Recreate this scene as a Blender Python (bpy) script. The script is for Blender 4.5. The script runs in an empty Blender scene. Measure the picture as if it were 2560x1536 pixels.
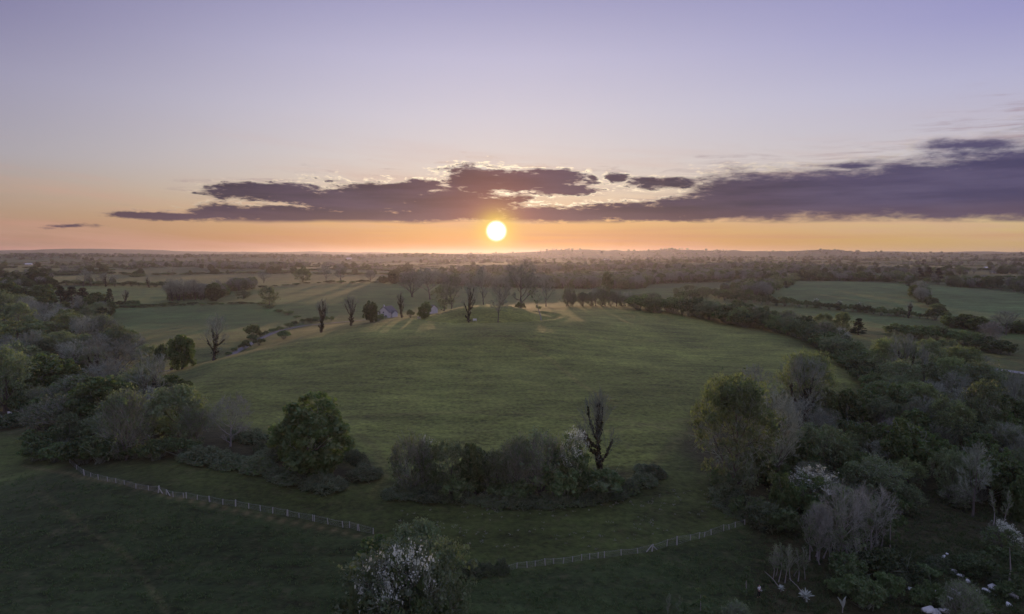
import bpy, math, random
import numpy as np
from mathutils import Vector, Matrix

# ------------------------------------------------------------------ camera
F = 1668.0                      # focal length in units of a 2560 px wide frame
PITCH = math.radians(4.39)
EYE = (0.0, 0.0, 45.0)
scene = bpy.context.scene
col = scene.collection
cam_data = bpy.data.cameras.new('camera')
cam_data.sensor_width = 36.0
cam_data.lens = 36.0 * F / 2560.0
cam_data.clip_start = 0.5
cam_data.clip_end = 40000.0
cam = bpy.data.objects.new('camera', cam_data)
cam.location = EYE
cam.rotation_euler = (math.pi / 2 - PITCH, 0, 0)
col.objects.link(cam)
scene.camera = cam
scene.render.resolution_x, scene.render.resolution_y = 1024, 614
scene.view_settings.view_transform = 'Standard'
scene.view_settings.look = 'None'
scene.view_settings.gamma = 1.0
scene.view_settings.exposure = 0.14
scene.view_settings.use_curve_mapping = False
scene.cycles.use_denoising = True
scene.cycles.max_bounces = 6
scene.cycles.diffuse_bounces = 3
scene.cycles.transmission_bounces = 3
scene.cycles.volume_bounces = 0
scene.cycles.sample_clamp_indirect = 3.0


def ray(px, py):
    """direction through a point of the 2560 x 1536 photograph"""
    cx, cy = (px - 1280.0) / F, (768.0 - py) / F
    sp, cp = math.sin(PITCH), math.cos(PITCH)
    return cx, cp + cy * sp, -sp + cy * cp


def azel(px, py):
    x, y, z = ray(px, py)
    return math.degrees(math.atan2(x, y)), math.degrees(math.atan2(z, math.hypot(x, y)))


SUN_AZ, SUN_EL = azel(1241, 578)

# ------------------------------------------------------------------ sun
sun_data = bpy.data.lights.new('sun', 'SUN')
sun_data.energy = 2.4
sun_data.color = (1.0, 0.60, 0.32)
sun_data.angle = math.radians(0.6)
sun = bpy.data.objects.new('sun', sun_data)
a, e = math.radians(SUN_AZ), math.radians(SUN_EL + 0.9)
sdir = Vector((math.sin(a) * math.cos(e), math.cos(a) * math.cos(e), math.sin(e)))
sun.rotation_euler = sdir.to_track_quat('Z', 'Y').to_euler()
sun.location = (0, 0, 200)
col.objects.link(sun)


# ------------------------------------------------------------------ world: evening sky with clouds
class Tree:
    """short-hand for building node trees"""
    def __init__(self, nt):
        self.nt = nt
        nt.nodes.clear()

    def node(self, kind, **kw):
        n = self.nt.nodes.new(kind)
        for k, v in kw.items():
            setattr(n, k, v)
        return n

    def put(self, sock, v):
        if v is None:
            return
        if isinstance(v, bpy.types.NodeSocket):
            self.nt.links.new(v, sock)
        else:
            if isinstance(v, (tuple, list)) and len(v) == 3 and sock.type == 'RGBA':
                v = (*v, 1.0)
            sock.default_value = v

    def m(self, op, a, b=None, c=None, clamp=False):
        n = self.node('ShaderNodeMath', operation=op, use_clamp=clamp)
        for i, v in enumerate((a, b, c)):
            self.put(n.inputs[i], v)
        return n.outputs[0]

    def mix(self, f, a, b, blend='MIX'):
        n = self.node('ShaderNodeMix', data_type='RGBA', blend_type=blend)
        n.clamp_factor = True
        self.put(n.inputs[0], f)
        self.put(n.inputs[6], a)
        self.put(n.inputs[7], b)
        return n.outputs[2]

    def smooth(self, v, lo, hi):
        n = self.node('ShaderNodeMapRange', interpolation_type='SMOOTHSTEP')
        self.put(n.inputs[0], v)
        n.inputs[1].default_value, n.inputs[2].default_value = lo, hi
        n.inputs[3].default_value, n.inputs[4].default_value = 0.0, 1.0
        return n.outputs[0]

    def lerp(self, v, lo, hi, a, b):
        n = self.node('ShaderNodeMapRange')
        self.put(n.inputs[0], v)
        for i, x in enumerate((lo, hi, a, b)):
            n.inputs[i + 1].default_value = x
        return n.outputs[0]

    def ramp(self, v, stops, interp='LINEAR'):
        n = self.node('ShaderNodeValToRGB')
        r = n.color_ramp
        r.interpolation = interp
        while len(r.elements) < len(stops):
            r.elements.new(0.5)
        for el, (p, c) in zip(r.elements, stops):
            el.position = p
            el.color = (*c, 1.0)
        self.put(n.inputs[0], v)
        return n.outputs[0]

    def noise(self, vec, scale, detail=4.0, rough=0.55, dist=0.0):
        n = self.node('ShaderNodeTexNoise')
        self.put(n.inputs['Vector'], vec)
        n.inputs['Scale'].default_value = scale
        n.inputs['Detail'].default_value = detail
        n.inputs['Roughness'].default_value = rough
        n.inputs['Distortion'].default_value = dist
        return n.outputs['Fac']

    def comb(self, x, y, z=0.0):
        n = self.node('ShaderNodeCombineXYZ')
        for i, v in enumerate((x, y, z)):
            self.put(n.inputs[i], v)
        return n.outputs[0]


def lin(r, g, b):
    return tuple(((c / 255 + 0.055) / 1.055) ** 2.4 if c > 10 else c / 255 / 12.92 for c in (r, g, b))


world = bpy.data.worlds.new('World')
scene.world = world
world.use_nodes = True
w = Tree(world.node_tree)
tc = w.node('ShaderNodeTexCoord')
sep = w.node('ShaderNodeSeparateXYZ')
w.put(sep.inputs[0], tc.outputs['Generated'])
X, Y, Z = sep.outputs
DEG = 180 / math.pi
az = w.m('MULTIPLY', w.m('ARCTAN2', X, Y), DEG)
el = w.m('MULTIPLY', w.m('ARCSINE', Z), DEG)
dot = w.node('ShaderNodeVectorMath', operation='DOT_PRODUCT')
w.put(dot.inputs[0], tc.outputs['Generated'])
a, e = math.radians(SUN_AZ), math.radians(SUN_EL)
dot.inputs[1].default_value = (math.sin(a) * math.cos(e), math.cos(a) * math.cos(e), math.sin(e))
theta = w.m('MULTIPLY', w.m('ARCCOSINE', w.m('MINIMUM', dot.outputs['Value'], 1.0)), DEG)

# clear sky, a column of colours by elevation for the sun side, the south side and the north side
elt = w.m('POWER', w.m('DIVIDE', w.m('MAXIMUM', el, 0.0), 90.0, clamp=True), 0.5)
P = lambda deg: math.sqrt(deg / 90.0)
mid_col = w.ramp(elt, [(P(0), lin(150, 92, 24)), (P(1.2), lin(182, 124, 52)), (P(3), lin(206, 166, 114)), (P(5), lin(212, 193, 172)),
                       (P(8), lin(208, 200, 198)), (P(11.5), lin(201, 197, 209)), (P(16), lin(187, 184, 209)), (P(20.5), lin(160, 158, 194)),
                       (P(35), lin(154, 158, 192)), (P(90), lin(144, 158, 190))])
left_col = w.ramp(elt, [(P(0), lin(154, 124, 118)), (P(1.2), lin(162, 130, 116)), (P(2.8), lin(164, 138, 122)), (P(4.8), lin(162, 147, 138)),
                        (P(7), lin(157, 153, 164)), (P(12.2), lin(143, 140, 168)), (P(16.2), lin(120, 117, 154)), (P(20.5), lin(108, 105, 146)),
                        (P(35), lin(128, 131, 168)), (P(90), lin(144, 158, 190))])
right_col = w.ramp(elt, [(P(0), lin(186, 152, 88)), (P(1.2), lin(200, 172, 108)), (P(2.8), lin(208, 188, 146)), (P(4.8), lin(200, 185, 168)),
                         (P(7), lin(194, 188, 194)), (P(12.2), lin(174, 173, 204)), (P(16.2), lin(148, 147, 194)), (P(20.5), lin(136, 135, 186)),
                         (P(35), lin(142, 146, 184)), (P(90), lin(144, 158, 190))])
side = w.smooth(az, -30.0, 30.0)
ends = w.mix(side, left_col, right_col)
near = w.m('POWER', w.m('MAXIMUM', w.m('SUBTRACT', 1.0, w.m('POWER', w.m('DIVIDE', w.m('ABSOLUTE', w.m('SUBTRACT', az, SUN_AZ)), 46.0), 2.0)), 0.0), 1.9)
sky_col = w.mix(near, ends, mid_col)
# the sky dims away from the sunset
dim = w.lerp(w.m('SMOOTH_MAX', theta, 30.0, 12.0), 33.0, 150.0, 1.0, 0.88)
sky_col = w.mix(1.0, sky_col, w.comb(dim, dim, dim), 'MULTIPLY')
nishita = w.node('ShaderNodeTexSky', sky_type='NISHITA')
nishita.sun_disc = False
nishita.sun_elevation = math.radians(SUN_EL)
nishita.sun_rotation = math.radians(SUN_AZ)
nishita.altitude = 60.0
nsk = w.mix(1.0, nishita.outputs[0], (0.06, 0.06, 0.06), 'MULTIPLY')
sky_col = w.mix(0.08, sky_col, nsk)
# faint high streaks
streak = w.noise(w.comb(w.m('MULTIPLY', az, 0.045), w.m('ADD', w.m('MULTIPLY', el, 0.55), w.m('MULTIPLY', az, 0.04)), 3.0), 1.0, 5.0, 0.6)
sfac = w.m('MULTIPLY', w.smooth(streak, 0.46, 0.70), w.m('MULTIPLY', w.smooth(el, 12.0, 3.0), 0.42))
sky_col = w.mix(sfac, sky_col, lin(196, 150, 134))
lowhaze = w.noise(w.comb(w.m('MULTIPLY', az, 0.05), w.m('MULTIPLY', el, 1.5), 9.0), 1.0, 4.0, 0.55)
sky_col = w.mix(w.m('MULTIPLY', w.smooth(lowhaze, 0.42, 0.7), w.m('MULTIPLY', w.smooth(el, 3.2, 1.2), 0.4)), sky_col, lin(186, 122, 104))
# sun aureole
glow = w.m('MULTIPLY', w.m('EXPONENT', w.m('MULTIPLY', theta, -0.30)), 0.02)
gcol = w.mix(1.0, (1.0, 0.62, 0.28), w.comb(glow, glow, glow), 'MULTIPLY')
sky_col = w.mix(1.0, sky_col, gcol, 'ADD')

# clouds lying over the sunset: soft lobes broken up by fractal noise; (px, py, half width, up, down)
LOBES = [(655, 478, 125, 21, 22), (740, 490, 95, 12, 20), (900, 506, 190, 44, 46), (1005, 466, 95, 16, 40), (1110, 510, 180, 42, 40),
         (1205, 452, 95, 32, 34), (1190, 438, 45, 16, 20), (1330, 455, 130, 26, 26), (1398, 440, 48, 16, 22), (1400, 474, 75, 8, 16),
         (1476, 446, 20, 11, 11, 0.75), (1541, 445, 36, 16, 15, 0.8), (1655, 459, 170, 20, 20, 0.55),
         (430, 543, 120, 9, 8), (650, 536, 185, 20, 19), (850, 545, 250, 19, 13), (1130, 537, 240, 19, 15), (1380, 538, 220, 19, 15),
         (1580, 536, 210, 24, 15), (1760, 528, 160, 32, 20), (1900, 500, 180, 62, 46), (2090, 495, 240, 60, 50), (2330, 490, 300, 78, 56),
         (2580, 470, 320, 100, 76), (2900, 440, 420, 150, 110), (3600, 400, 700, 190, 150), (2130, 417, 230, 20, 16, 0.30), (2440, 366, 270, 34, 26, 0.36),
         (190, 567, 110, 8, 7, 0.35)]
wn = w.node('ShaderNodeTexNoise')
w.put(wn.inputs['Vector'], w.comb(w.m('MULTIPLY', az, 0.16), w.m('MULTIPLY', el, 0.5), 1.3))
wn.inputs['Scale'].default_value = 1.0
wn.inputs['Detail'].default_value = 3.0
wsep = w.node('ShaderNodeSeparateColor')
w.put(wsep.inputs[0], wn.outputs['Color'])
azw = w.m('ADD', az, w.m('MULTIPLY', w.m('SUBTRACT', wsep.outputs[0], 0.5), 3.2))
elc = w.m('DIVIDE', el, w.m('MAXIMUM', w.m('COSINE', w.m('MULTIPLY', az, 1 / DEG)), 0.35))     # cloud bases are level
elw = w.m('ADD', elc, w.m('MULTIPLY', w.m('SUBTRACT', wsep.outputs[1], 0.5), 0.7))
c = None
for (px, py, hw, up, dn, *thin) in LOBES:
    a0, e0 = azel(px, py)
    e0 = e0 / max(math.cos(math.radians(a0)), 0.35)
    aw = max(azel(px + hw, py)[0] - a0, 0.3)
    sc = DEG / F
    dx = w.m('DIVIDE', w.m('SUBTRACT', azw, a0), aw)
    dy = w.m('SUBTRACT', elw, e0)
    du = w.m('DIVIDE', w.m('MAXIMUM', dy, 0.0), up * sc)
    dd = w.m('DIVIDE', w.m('MINIMUM', dy, 0.0), dn * sc)
    q = w.m('ADD', w.m('MULTIPLY', dx, dx), w.m('ADD', w.m('MULTIPLY', du, du), w.m('MULTIPLY', dd, dd)))
    s = w.m('SUBTRACT', thin[0] if thin else 1.0, w.m('SQRT', q))
    c = s if c is None else w.m('SMOOTH_MAX', c, s, 0.07)
fb = w.noise(w.comb(w.m('MULTIPLY', az, 0.36), w.m('ADD', w.m('MULTIPLY', el, 1.6), w.m('MULTIPLY', az, 0.05)), 0.0), 1.0, 8.0, 0.58, 0.3)
fine = w.noise(w.comb(w.m('MULTIPLY', az, 1.3), w.m('MULTIPLY', el, 4.2), 5.0), 1.0, 5.0, 0.6, 0.4)
calm = w.lerp(w.smooth(az, 10.0, 19.0), 0.0, 1.0, 1.0, 0.38)                                   # the long bank in the north is smoother
c = w.m('ADD', c, w.m('MULTIPLY', w.m('MULTIPLY', w.m('SUBTRACT', fb, 0.5), 2.1), calm))
c = w.m('ADD', c, w.m('MULTIPLY', w.m('MULTIPLY', w.m('SUBTRACT', fine, 0.5), 1.4), calm))
bottom = w.m('MULTIPLY', w.m('SUBTRACT', elw, 3.0), 1.6)
c = w.m('MINIMUM', c, w.m('ADD', bottom, w.m('MULTIPLY', w.m('LESS_THAN', az, -30.0), 2.0)))
alpha = w.smooth(c, -0.46, 0.22)
body = w.noise(w.comb(w.m('MULTIPLY', az, 0.10), w.m('MULTIPLY', el, 0.9), 7.0), 1.0, 5.0, 0.55)
cl = w.mix(w.smooth(body, 0.35, 0.68), lin(38, 34, 56), lin(64, 56, 80))
cl = w.mix(w.smooth(az, 12.0, 34.0), cl, w.mix(w.smooth(body, 0.35, 0.68), lin(58, 56, 90), lin(80, 75, 106)))
cl = w.mix(w.m('MULTIPLY', w.smooth(el, 4.2, 3.0), 0.5), cl, lin(82, 62, 74))
cl = w.mix(w.m('MULTIPLY', w.m('EXPONENT', w.m('MULTIPLY', theta, -0.33)), 0.95), cl, lin(186, 112, 84))
veil = w.noise(w.comb(w.m('MULTIPLY', az, 0.20), w.m('ADD', w.m('MULTIPLY', el, 2.6), w.m('MULTIPLY', az, 0.10)), 11.0), 1.0, 6.0, 0.62, 0.5)
veil = w.m('MULTIPLY', w.m('MULTIPLY', w.smooth(c, -1.15, -0.35), w.smooth(veil, 0.46, 0.70)), w.m('MULTIPLY', w.smooth(el, 2.4, 3.4), 0.55))
sky_col = w.mix(veil, sky_col, w.mix(w.smooth(theta, 14.0, 3.0), lin(146, 122, 130), lin(206, 168, 136)))
out = w.mix(w.m('MULTIPLY', alpha, 0.97), sky_col, cl)
rim = w.m('MULTIPLY', w.m('MULTIPLY', w.smooth(c, -0.52, -0.22), w.smooth(c, 0.0, -0.2)), w.m('EXPONENT', w.m('MULTIPLY', theta, -0.085)))
rim = w.m('MULTIPLY', rim, w.m('MULTIPLY', w.smooth(fine, 0.38, 0.66), w.smooth(el, 2.9, 4.2)))
out = w.mix(w.m('MULTIPLY', rim, 2.4), out, lin(255, 238, 208))
# the sun itself
halo = w.m('EXPONENT', w.m('MULTIPLY', w.m('POWER', w.m('DIVIDE', theta, 1.45), 2.0), -1.0))
out = w.mix(w.m('MULTIPLY', halo, 0.95), out, (0.86, 0.62, 0.06))
disc = w.smooth(theta, 1.0, 0.35)
out = w.mix(disc, out, (3.0, 2.9, 2.6))
# below the horizon the ground hides it
bg = w.node('ShaderNodeBackground')
w.put(bg.inputs['Color'], out)
bg.inputs['Strength'].default_value = 1.0
wo = w.node('ShaderNodeOutputWorld')
w.put(wo.inputs['Surface'], bg.outputs[0])
world.cycles.sampling_method = 'MANUAL'
world.cycles.sample_map_resolution = 1024

# ------------------------------------------------------------------ terrain
rng = np.random.default_rng(11)


def at(px, py, d):
    x, y, z = ray(px, py)
    t = d / y
    return EYE[0] + x * t, d, EYE[2] + z * t


CP = []                                           # control points of the near land (x, y, z)
for p in [(-90, 50, 0), (0, 50, 0), (90, 50, -1), (-80, 95, 0.5), (-40, 95, 0), (0, 95, 0), (40, 95, 0), (80, 95, -1), (-60, 70, 0), (60, 70, -0.5),
          (-140, 140, 0), (150, 120, -1.5), (-300, 100, -1), (300, 100, -1), (-330, 300, -2), (330, 300, 0), (-500, 520, -1), (520, 520, 2),
          (-750, 900, 6), (800, 900, 7), (0, -100, 0), (-300, -100, 0), (300, -100, 0), (0, 1000, 7), (-400, 1000, 8), (400, 1000, 9)]:
    CP.append(p)
for (px, py, d) in [
        # near foot of the hill and its face
        (1300, 1235, 118), (780, 1190, 122), (1000, 1240, 116), (1640, 1190, 125), (1780, 1190, 125), (600, 1130, 133), (430, 1150, 126),
        (1280, 1060, 158), (900, 1060, 157), (1600, 1060, 158), (1280, 960, 193), (900, 950, 196), (1280, 885, 229), (950, 872, 232), (1280, 833, 254),
        (1000, 828, 263), (1500, 850, 258), (1150, 806, 296), (1300, 806, 296), (1420, 800, 300), (1500, 768, 390),
        (420, 968, 193), (560, 900, 235), (700, 855, 270), (860, 820, 292), (1000, 797, 312), (1700, 785, 360), (1900, 830, 300), (2050, 885, 248),
        (2165, 962, 201), (1800, 900, 236), (1700, 1020, 172), (560, 1000, 178), (700, 920, 216), (1600, 800, 330), (1750, 840, 285),
        # left valley with the lane
        (300, 1000, 205), (100, 1150, 144), (160, 900, 292), (450, 800, 500), (300, 765, 620), (420, 745, 700), (740, 815, 425), (720, 760, 560),
        (900, 707, 850), (1100, 710, 850), (1060, 772, 520), (640, 850, 350), (560, 905, 290), (955, 797, 430), (60, 830, 420), (200, 720, 850),
        # right valley
        (2300, 960, 222), (2400, 1050, 181), (2500, 1200, 130), (2450, 880, 310), (2000, 776, 520), (2200, 801, 440), (2450, 830, 380), (2100, 752, 600),
        (2100, 702, 900), (2450, 720, 850), (2450, 775, 540), (1800, 742, 650), (1600, 748, 600), (2000, 1120, 150), (2250, 1300, 112), (1700, 715, 900)]:
    CP.append(at(px, py, d))
CP = np.array(CP, float)
_s = 100.0


def _phi(r2):
    return 0.5 * r2 * np.log(r2 + 1e-9)


def _tps_fit(c):
    n = len(c)
    p = c[:, :2] / _s
    k = _phi(((p[:, None] - p[None]) ** 2).sum(-1)) + np.eye(n) * 0.01
    q = np.c_[np.ones(n), p]
    m = np.zeros((n + 3, n + 3))
    m[:n, :n], m[:n, n:], m[n:, :n] = k, q, q.T
    return p, np.linalg.solve(m, np.r_[c[:, 2], 0, 0, 0])


TP, TW = _tps_fit(CP)


def hash2(i, j, s):
    h = np.sin(i * 127.1 + j * 311.7 + s * 74.7) * 43758.5453
    return h - np.floor(h)


def vnoise(x, y, s=0):
    i, j = np.floor(x), np.floor(y)
    fx, fy = x - i, y - j
    fx, fy = fx * fx * (3 - 2 * fx), fy * fy * (3 - 2 * fy)
    a = hash2(i, j, s) * (1 - fx) + hash2(i + 1, j, s) * fx
    b = hash2(i, j + 1, s) * (1 - fx) + hash2(i + 1, j + 1, s) * fx
    return a * (1 - fy) + b * fy - 0.5


def fbm(x, y, s=0, n=4):
    r, a = 0, 1.0
    for k in range(n):
        r = r + a * vnoise(x, y, s + k)
        x, y, a = x * 2.03 + 5.1, y * 2.03 + 1.7, a * 0.5
    return r


def sstep(lo, hi, v):
    t = np.clip((v - lo) / (hi - lo), 0, 1)
    return t * t * (3 - 2 * t)


PXS = lambda x, y: 1280 + F * np.tan(np.clip(np.arctan2(x, np.maximum(y, 1e-3)), -1.4, 1.4))


def zfar(x, y):
    d = np.hypot(x, y)
    ang = np.degrees(np.arctan2(x, y))
    z = np.interp(d, [0, 900, 1500, 2500, 4000, 6000, 8000, 11000], [4, 8, 13, 19, 26, 33, 38, 41])
    z = z + fbm(x / 520, y / 520, 3, 3) * 12 * sstep(900, 2500, d)
    z = z + fbm(x / 1400, y / 900, 8, 3) * 16 * sstep(2500, 4500, d)
    h8 = np.interp(ang, [-60, -20, -9, -4, 0, 5, 10, 14, 20, 24, 26, 30, 60], [20, 25, 35, 50, 74, 100, 96, 90, 80, 84, 92, 60, 55])
    h12 = np.interp(ang, [-60, -38, -32, -24, -19, -16, -13, -8, 15, 30, 38, 60], [110, 112, 128, 112, 98, 108, 92, 80, 70, 100, 92, 90])
    h3 = np.interp(ang, [-60, -38, -30, -20, -14, -8, -3, 4, 10, 20, 60], [16, 18, 20, 20, 17, 25, 14, 4, 2, 6, 8])
    jag = 1 + 0.28 * fbm(ang / 2.2, d / 3000, 21, 4)
    jag2 = 1 + 0.20 * fbm(ang / 2.6, d / 4000, 31, 4)
    z = z + ((h8 - 45) * 0.85 + 14) * jag * np.exp(-((d - 5200) / 500) ** 2)
    z = z + ((h12 - 45) * 0.8 + 8) * jag2 * np.exp(-((d - 7900) / 600) ** 2)
    z = z + h3 * np.exp(-((d - 3400) / 380) ** 2)
    return z


MOUND = np.array(at(1215, 800, 322)[:2])


def terrain(x, y):
    x, y = np.asarray(x, float), np.asarray(y, float)
    shp = x.shape
    x, y = x.ravel(), y.ravel()
    out = np.empty_like(x)
    for k in range(0, len(x), 40000):
        xs, ys = x[k:k + 40000], y[k:k + 40000]
        d = np.hypot(xs, ys)
        z = zfar(xs, ys)
        near = 1 - sstep(780, 1250, d)
        near = near * (1 - sstep(450, 900, np.abs(xs) - 0.25 * np.maximum(ys, 0)))
        near = near * sstep(-130, -60, ys)
        ii = near > 0
        if ii.any():
            q = np.c_[xs[ii], ys[ii]] / _s
            r2 = ((q[:, None] - TP[None]) ** 2).sum(-1)
            n = len(TP)
            zn = _phi(r2) @ TW[:n] + TW[n] + q @ TW[n + 1:]
            zn = np.clip(zn, -6, 22)
            # the burial mound on the hilltop with its ditch
            r = np.hypot((xs[ii] - MOUND[0]) / 1.0, ys[ii] - MOUND[1])
            zn = zn + 5.0 * (1 - sstep(7, 34, r)) - 1.1 * np.exp(-((r - 33) / 2.6) ** 2) + 0.5 * np.exp(-((r - 38) / 2.5) ** 2)
            z[ii] = z[ii] * (1 - near[ii]) + zn * near[ii]
        rough = 0.14 * fbm(xs / 3.1, ys / 3.1, 40, 3) + 0.5 * fbm(xs / 24, ys / 24, 50, 3) + 0.1 * fbm(xs / 9, ys / 2.5, 55, 2)
        out[k:k + 40000] = z + rough
    return out.reshape(shp)


def zt(x, y):
    return float(terrain(np.array([x]), np.array([y]))[0])


_T = np.geomspace(45, 14000, 700)


def ground_at(px, py):
    """where the ray through this point of the photograph meets the land"""
    x, y, z = ray(px, py)
    d = _T / math.hypot(x, y)
    h = EYE[2] + z * d - terrain(x * d, y * d)
    k = int(np.argmax(h < 0))
    if h[k] >= 0:
        k = len(d) - 1
    lo, hi = d[max(k - 1, 0)], d[k]
    for _ in range(14):
        m = (lo + hi) / 2
        if EYE[2] + z * m - zt(x * m, y * m) < 0:
            hi = m
        else:
            lo = m
    return x * hi, y * hi, zt(x * hi, y * hi)


def project(x, y, z):
    sp, cp = math.sin(PITCH), math.cos(PITCH)
    dz = z - EYE[2]
    fwd = y * cp - dz * sp
    up = y * sp + dz * cp
    fwd = np.maximum(fwd, 1e-3)
    return 1280 + F * x / fwd, 768 - F * up / fwd


def in_poly(px, py, poly):
    r = np.zeros(px.shape, bool)
    n = len(poly)
    for i in range(n):
        x0, y0 = poly[i]
        x1, y1 = poly[(i + 1) % n]
        if y0 == y1:
            continue
        r ^= ((y0 > py) != (y1 > py)) & (px < (x1 - x0) * (py - y0) / (y1 - y0) + x0)
    return r


def dist_line(x, y, pts):
    r = np.full(x.shape, 1e9)
    for (ax, ay), (bx, by) in zip(pts[:-1], pts[1:]):
        vx, vy = bx - ax, by - ay
        t = np.clip(((x - ax) * vx + (y - ay) * vy) / (vx * vx + vy * vy + 1e-9), 0, 1)
        r = np.minimum(r, np.hypot(x - ax - t * vx, y - ay - t * vy))
    return r


# far fields: cells with hedges on their borders
CN = 900
CSX = rng.uniform(-6500, 6500, CN)
CSY = rng.uniform(600, 7000, CN)


def cells(x, y):
    """index of the field and distance to its border"""
    x = x + 60 * fbm(x / 300, y / 300, 61, 2)
    y = y + 60 * fbm(x / 300, y / 300, 71, 2)
    idx = np.zeros(len(x), int)
    edge = np.zeros(len(x))
    for k in range(0, len(x), 20000):
        dx = x[k:k + 20000, None] - CSX[None]
        dy = (y[k:k + 20000, None] - CSY[None])
        dd = np.sqrt(dx * dx + dy * dy)
        p = np.argpartition(dd, 1, axis=1)[:, :2]
        v = np.take_along_axis(dd, p, 1)
        o = np.argsort(v, axis=1)
        p, v = np.take_along_axis(p, o, 1), np.take_along_axis(v, o, 1)
        idx[k:k + 20000] = p[:, 0]
        edge[k:k + 20000] = v[:, 1] - v[:, 0]
    return idx, edge


PASTURE = [(0.065, 0.10, 0.04), (0.075, 0.105, 0.045), (0.085, 0.09, 0.05), (0.13, 0.115, 0.07), (0.06, 0.085, 0.038), (0.17, 0.16, 0.10), (0.07, 0.088, 0.04)]
CELL_COL = np.array([PASTURE[k] for k in rng.choice(len(PASTURE), CN, p=[.25, .2, .15, .1, .15, .05, .1])])

az_f = np.radians(np.concatenate([np.arange(-180, -52, 3.0), np.arange(-52, 52.01, 0.16), np.arange(55, 180, 3.0)]))
rr = np.geomspace(22, 10500, 540)
RR, AA = np.meshgrid(rr, az_f, indexing='ij')
gx, gy = (RR * np.sin(AA)).ravel(), (RR * np.cos(AA)).ravel()
gz = terrain(gx, gy)
gd = np.hypot(gx, gy)
ppx, ppy = project(gx, gy, gz)
front = gy > 20
tint = np.tile(np.array([(0.066, 0.098, 0.038)]), (len(gx), 1))
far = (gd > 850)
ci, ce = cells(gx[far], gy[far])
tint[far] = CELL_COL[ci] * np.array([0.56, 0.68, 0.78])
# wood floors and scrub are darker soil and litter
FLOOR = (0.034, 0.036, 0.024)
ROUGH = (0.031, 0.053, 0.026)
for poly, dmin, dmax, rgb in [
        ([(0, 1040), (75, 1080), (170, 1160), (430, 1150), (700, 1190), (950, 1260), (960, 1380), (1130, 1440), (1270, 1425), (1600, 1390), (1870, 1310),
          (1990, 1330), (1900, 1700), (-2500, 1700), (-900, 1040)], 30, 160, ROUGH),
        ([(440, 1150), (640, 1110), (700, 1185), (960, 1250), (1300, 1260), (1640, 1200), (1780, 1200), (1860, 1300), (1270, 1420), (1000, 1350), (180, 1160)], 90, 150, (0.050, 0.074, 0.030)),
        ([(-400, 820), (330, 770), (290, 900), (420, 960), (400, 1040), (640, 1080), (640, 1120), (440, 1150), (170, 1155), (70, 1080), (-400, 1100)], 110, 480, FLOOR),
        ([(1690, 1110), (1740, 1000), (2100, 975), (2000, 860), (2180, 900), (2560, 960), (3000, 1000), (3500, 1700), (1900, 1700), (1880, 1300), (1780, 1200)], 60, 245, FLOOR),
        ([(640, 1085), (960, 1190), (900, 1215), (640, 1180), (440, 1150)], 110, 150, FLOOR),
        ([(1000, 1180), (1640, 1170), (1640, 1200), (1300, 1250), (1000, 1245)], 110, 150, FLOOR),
        ([(430, 985), (560, 905), (860, 822), (1010, 798), (1500, 770), (1700, 786), (1900, 832), (2050, 887), (2180, 972), (1740, 1010), (1690, 1110), (1640, 1170),
          (1000, 1180), (870, 1100), (640, 1080), (430, 1010)], 130, 420, (0.140, 0.182, 0.064)),
        ([(1930, 718), (2000, 700), (2265, 705), (2310, 795), (1920, 750)], 500, 1000, (0.08, 0.125, 0.06)),
        ([(2275, 705), (2560, 735), (2900, 760), (2900, 800), (2370, 795)], 480, 1000, (0.088, 0.13, 0.066)),
        ([(640, 722), (960, 705), (1130, 712), (1130, 770), (760, 800), (640, 758)], 480, 1000, (0.08, 0.11, 0.045)),
        ([(275, 772), (640, 760), (750, 800), (640, 850), (430, 850), (290, 830)], 330, 700, (0.07, 0.11, 0.045)),
        ([(120, 712), (420, 716), (420, 768), (330, 770), (200, 750)], 600, 1000, (0.09, 0.13, 0.055)),
        ([(1780, 765), (2300, 800), (2300, 840), (1900, 800)], 380, 640, (0.08, 0.125, 0.052))]:
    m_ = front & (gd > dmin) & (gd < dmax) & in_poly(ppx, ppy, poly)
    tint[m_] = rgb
# slope of the mound is short tufty turf
rm = np.hypot(gx - MOUND[0], gy - MOUND[1])
m_ = (rm < 36)
tint[m_] = np.array((0.15, 0.19, 0.066))
# soft transitions between the swards
tg = tint.reshape(len(rr), len(az_f), 3)
nr = int(np.searchsorted(rr, 500.0))
for _ in range(6):
    tg[1:nr] = (tg[1:nr] + tg[:nr - 1] + tg[2:nr + 1] + np.roll(tg[1:nr], 1, 1) + np.roll(tg[1:nr], -1, 1) + np.roll(tg[1:nr], 3, 1) + np.roll(tg[1:nr], -3, 1)) / 7
tint = tg.reshape(-1, 3)
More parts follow.
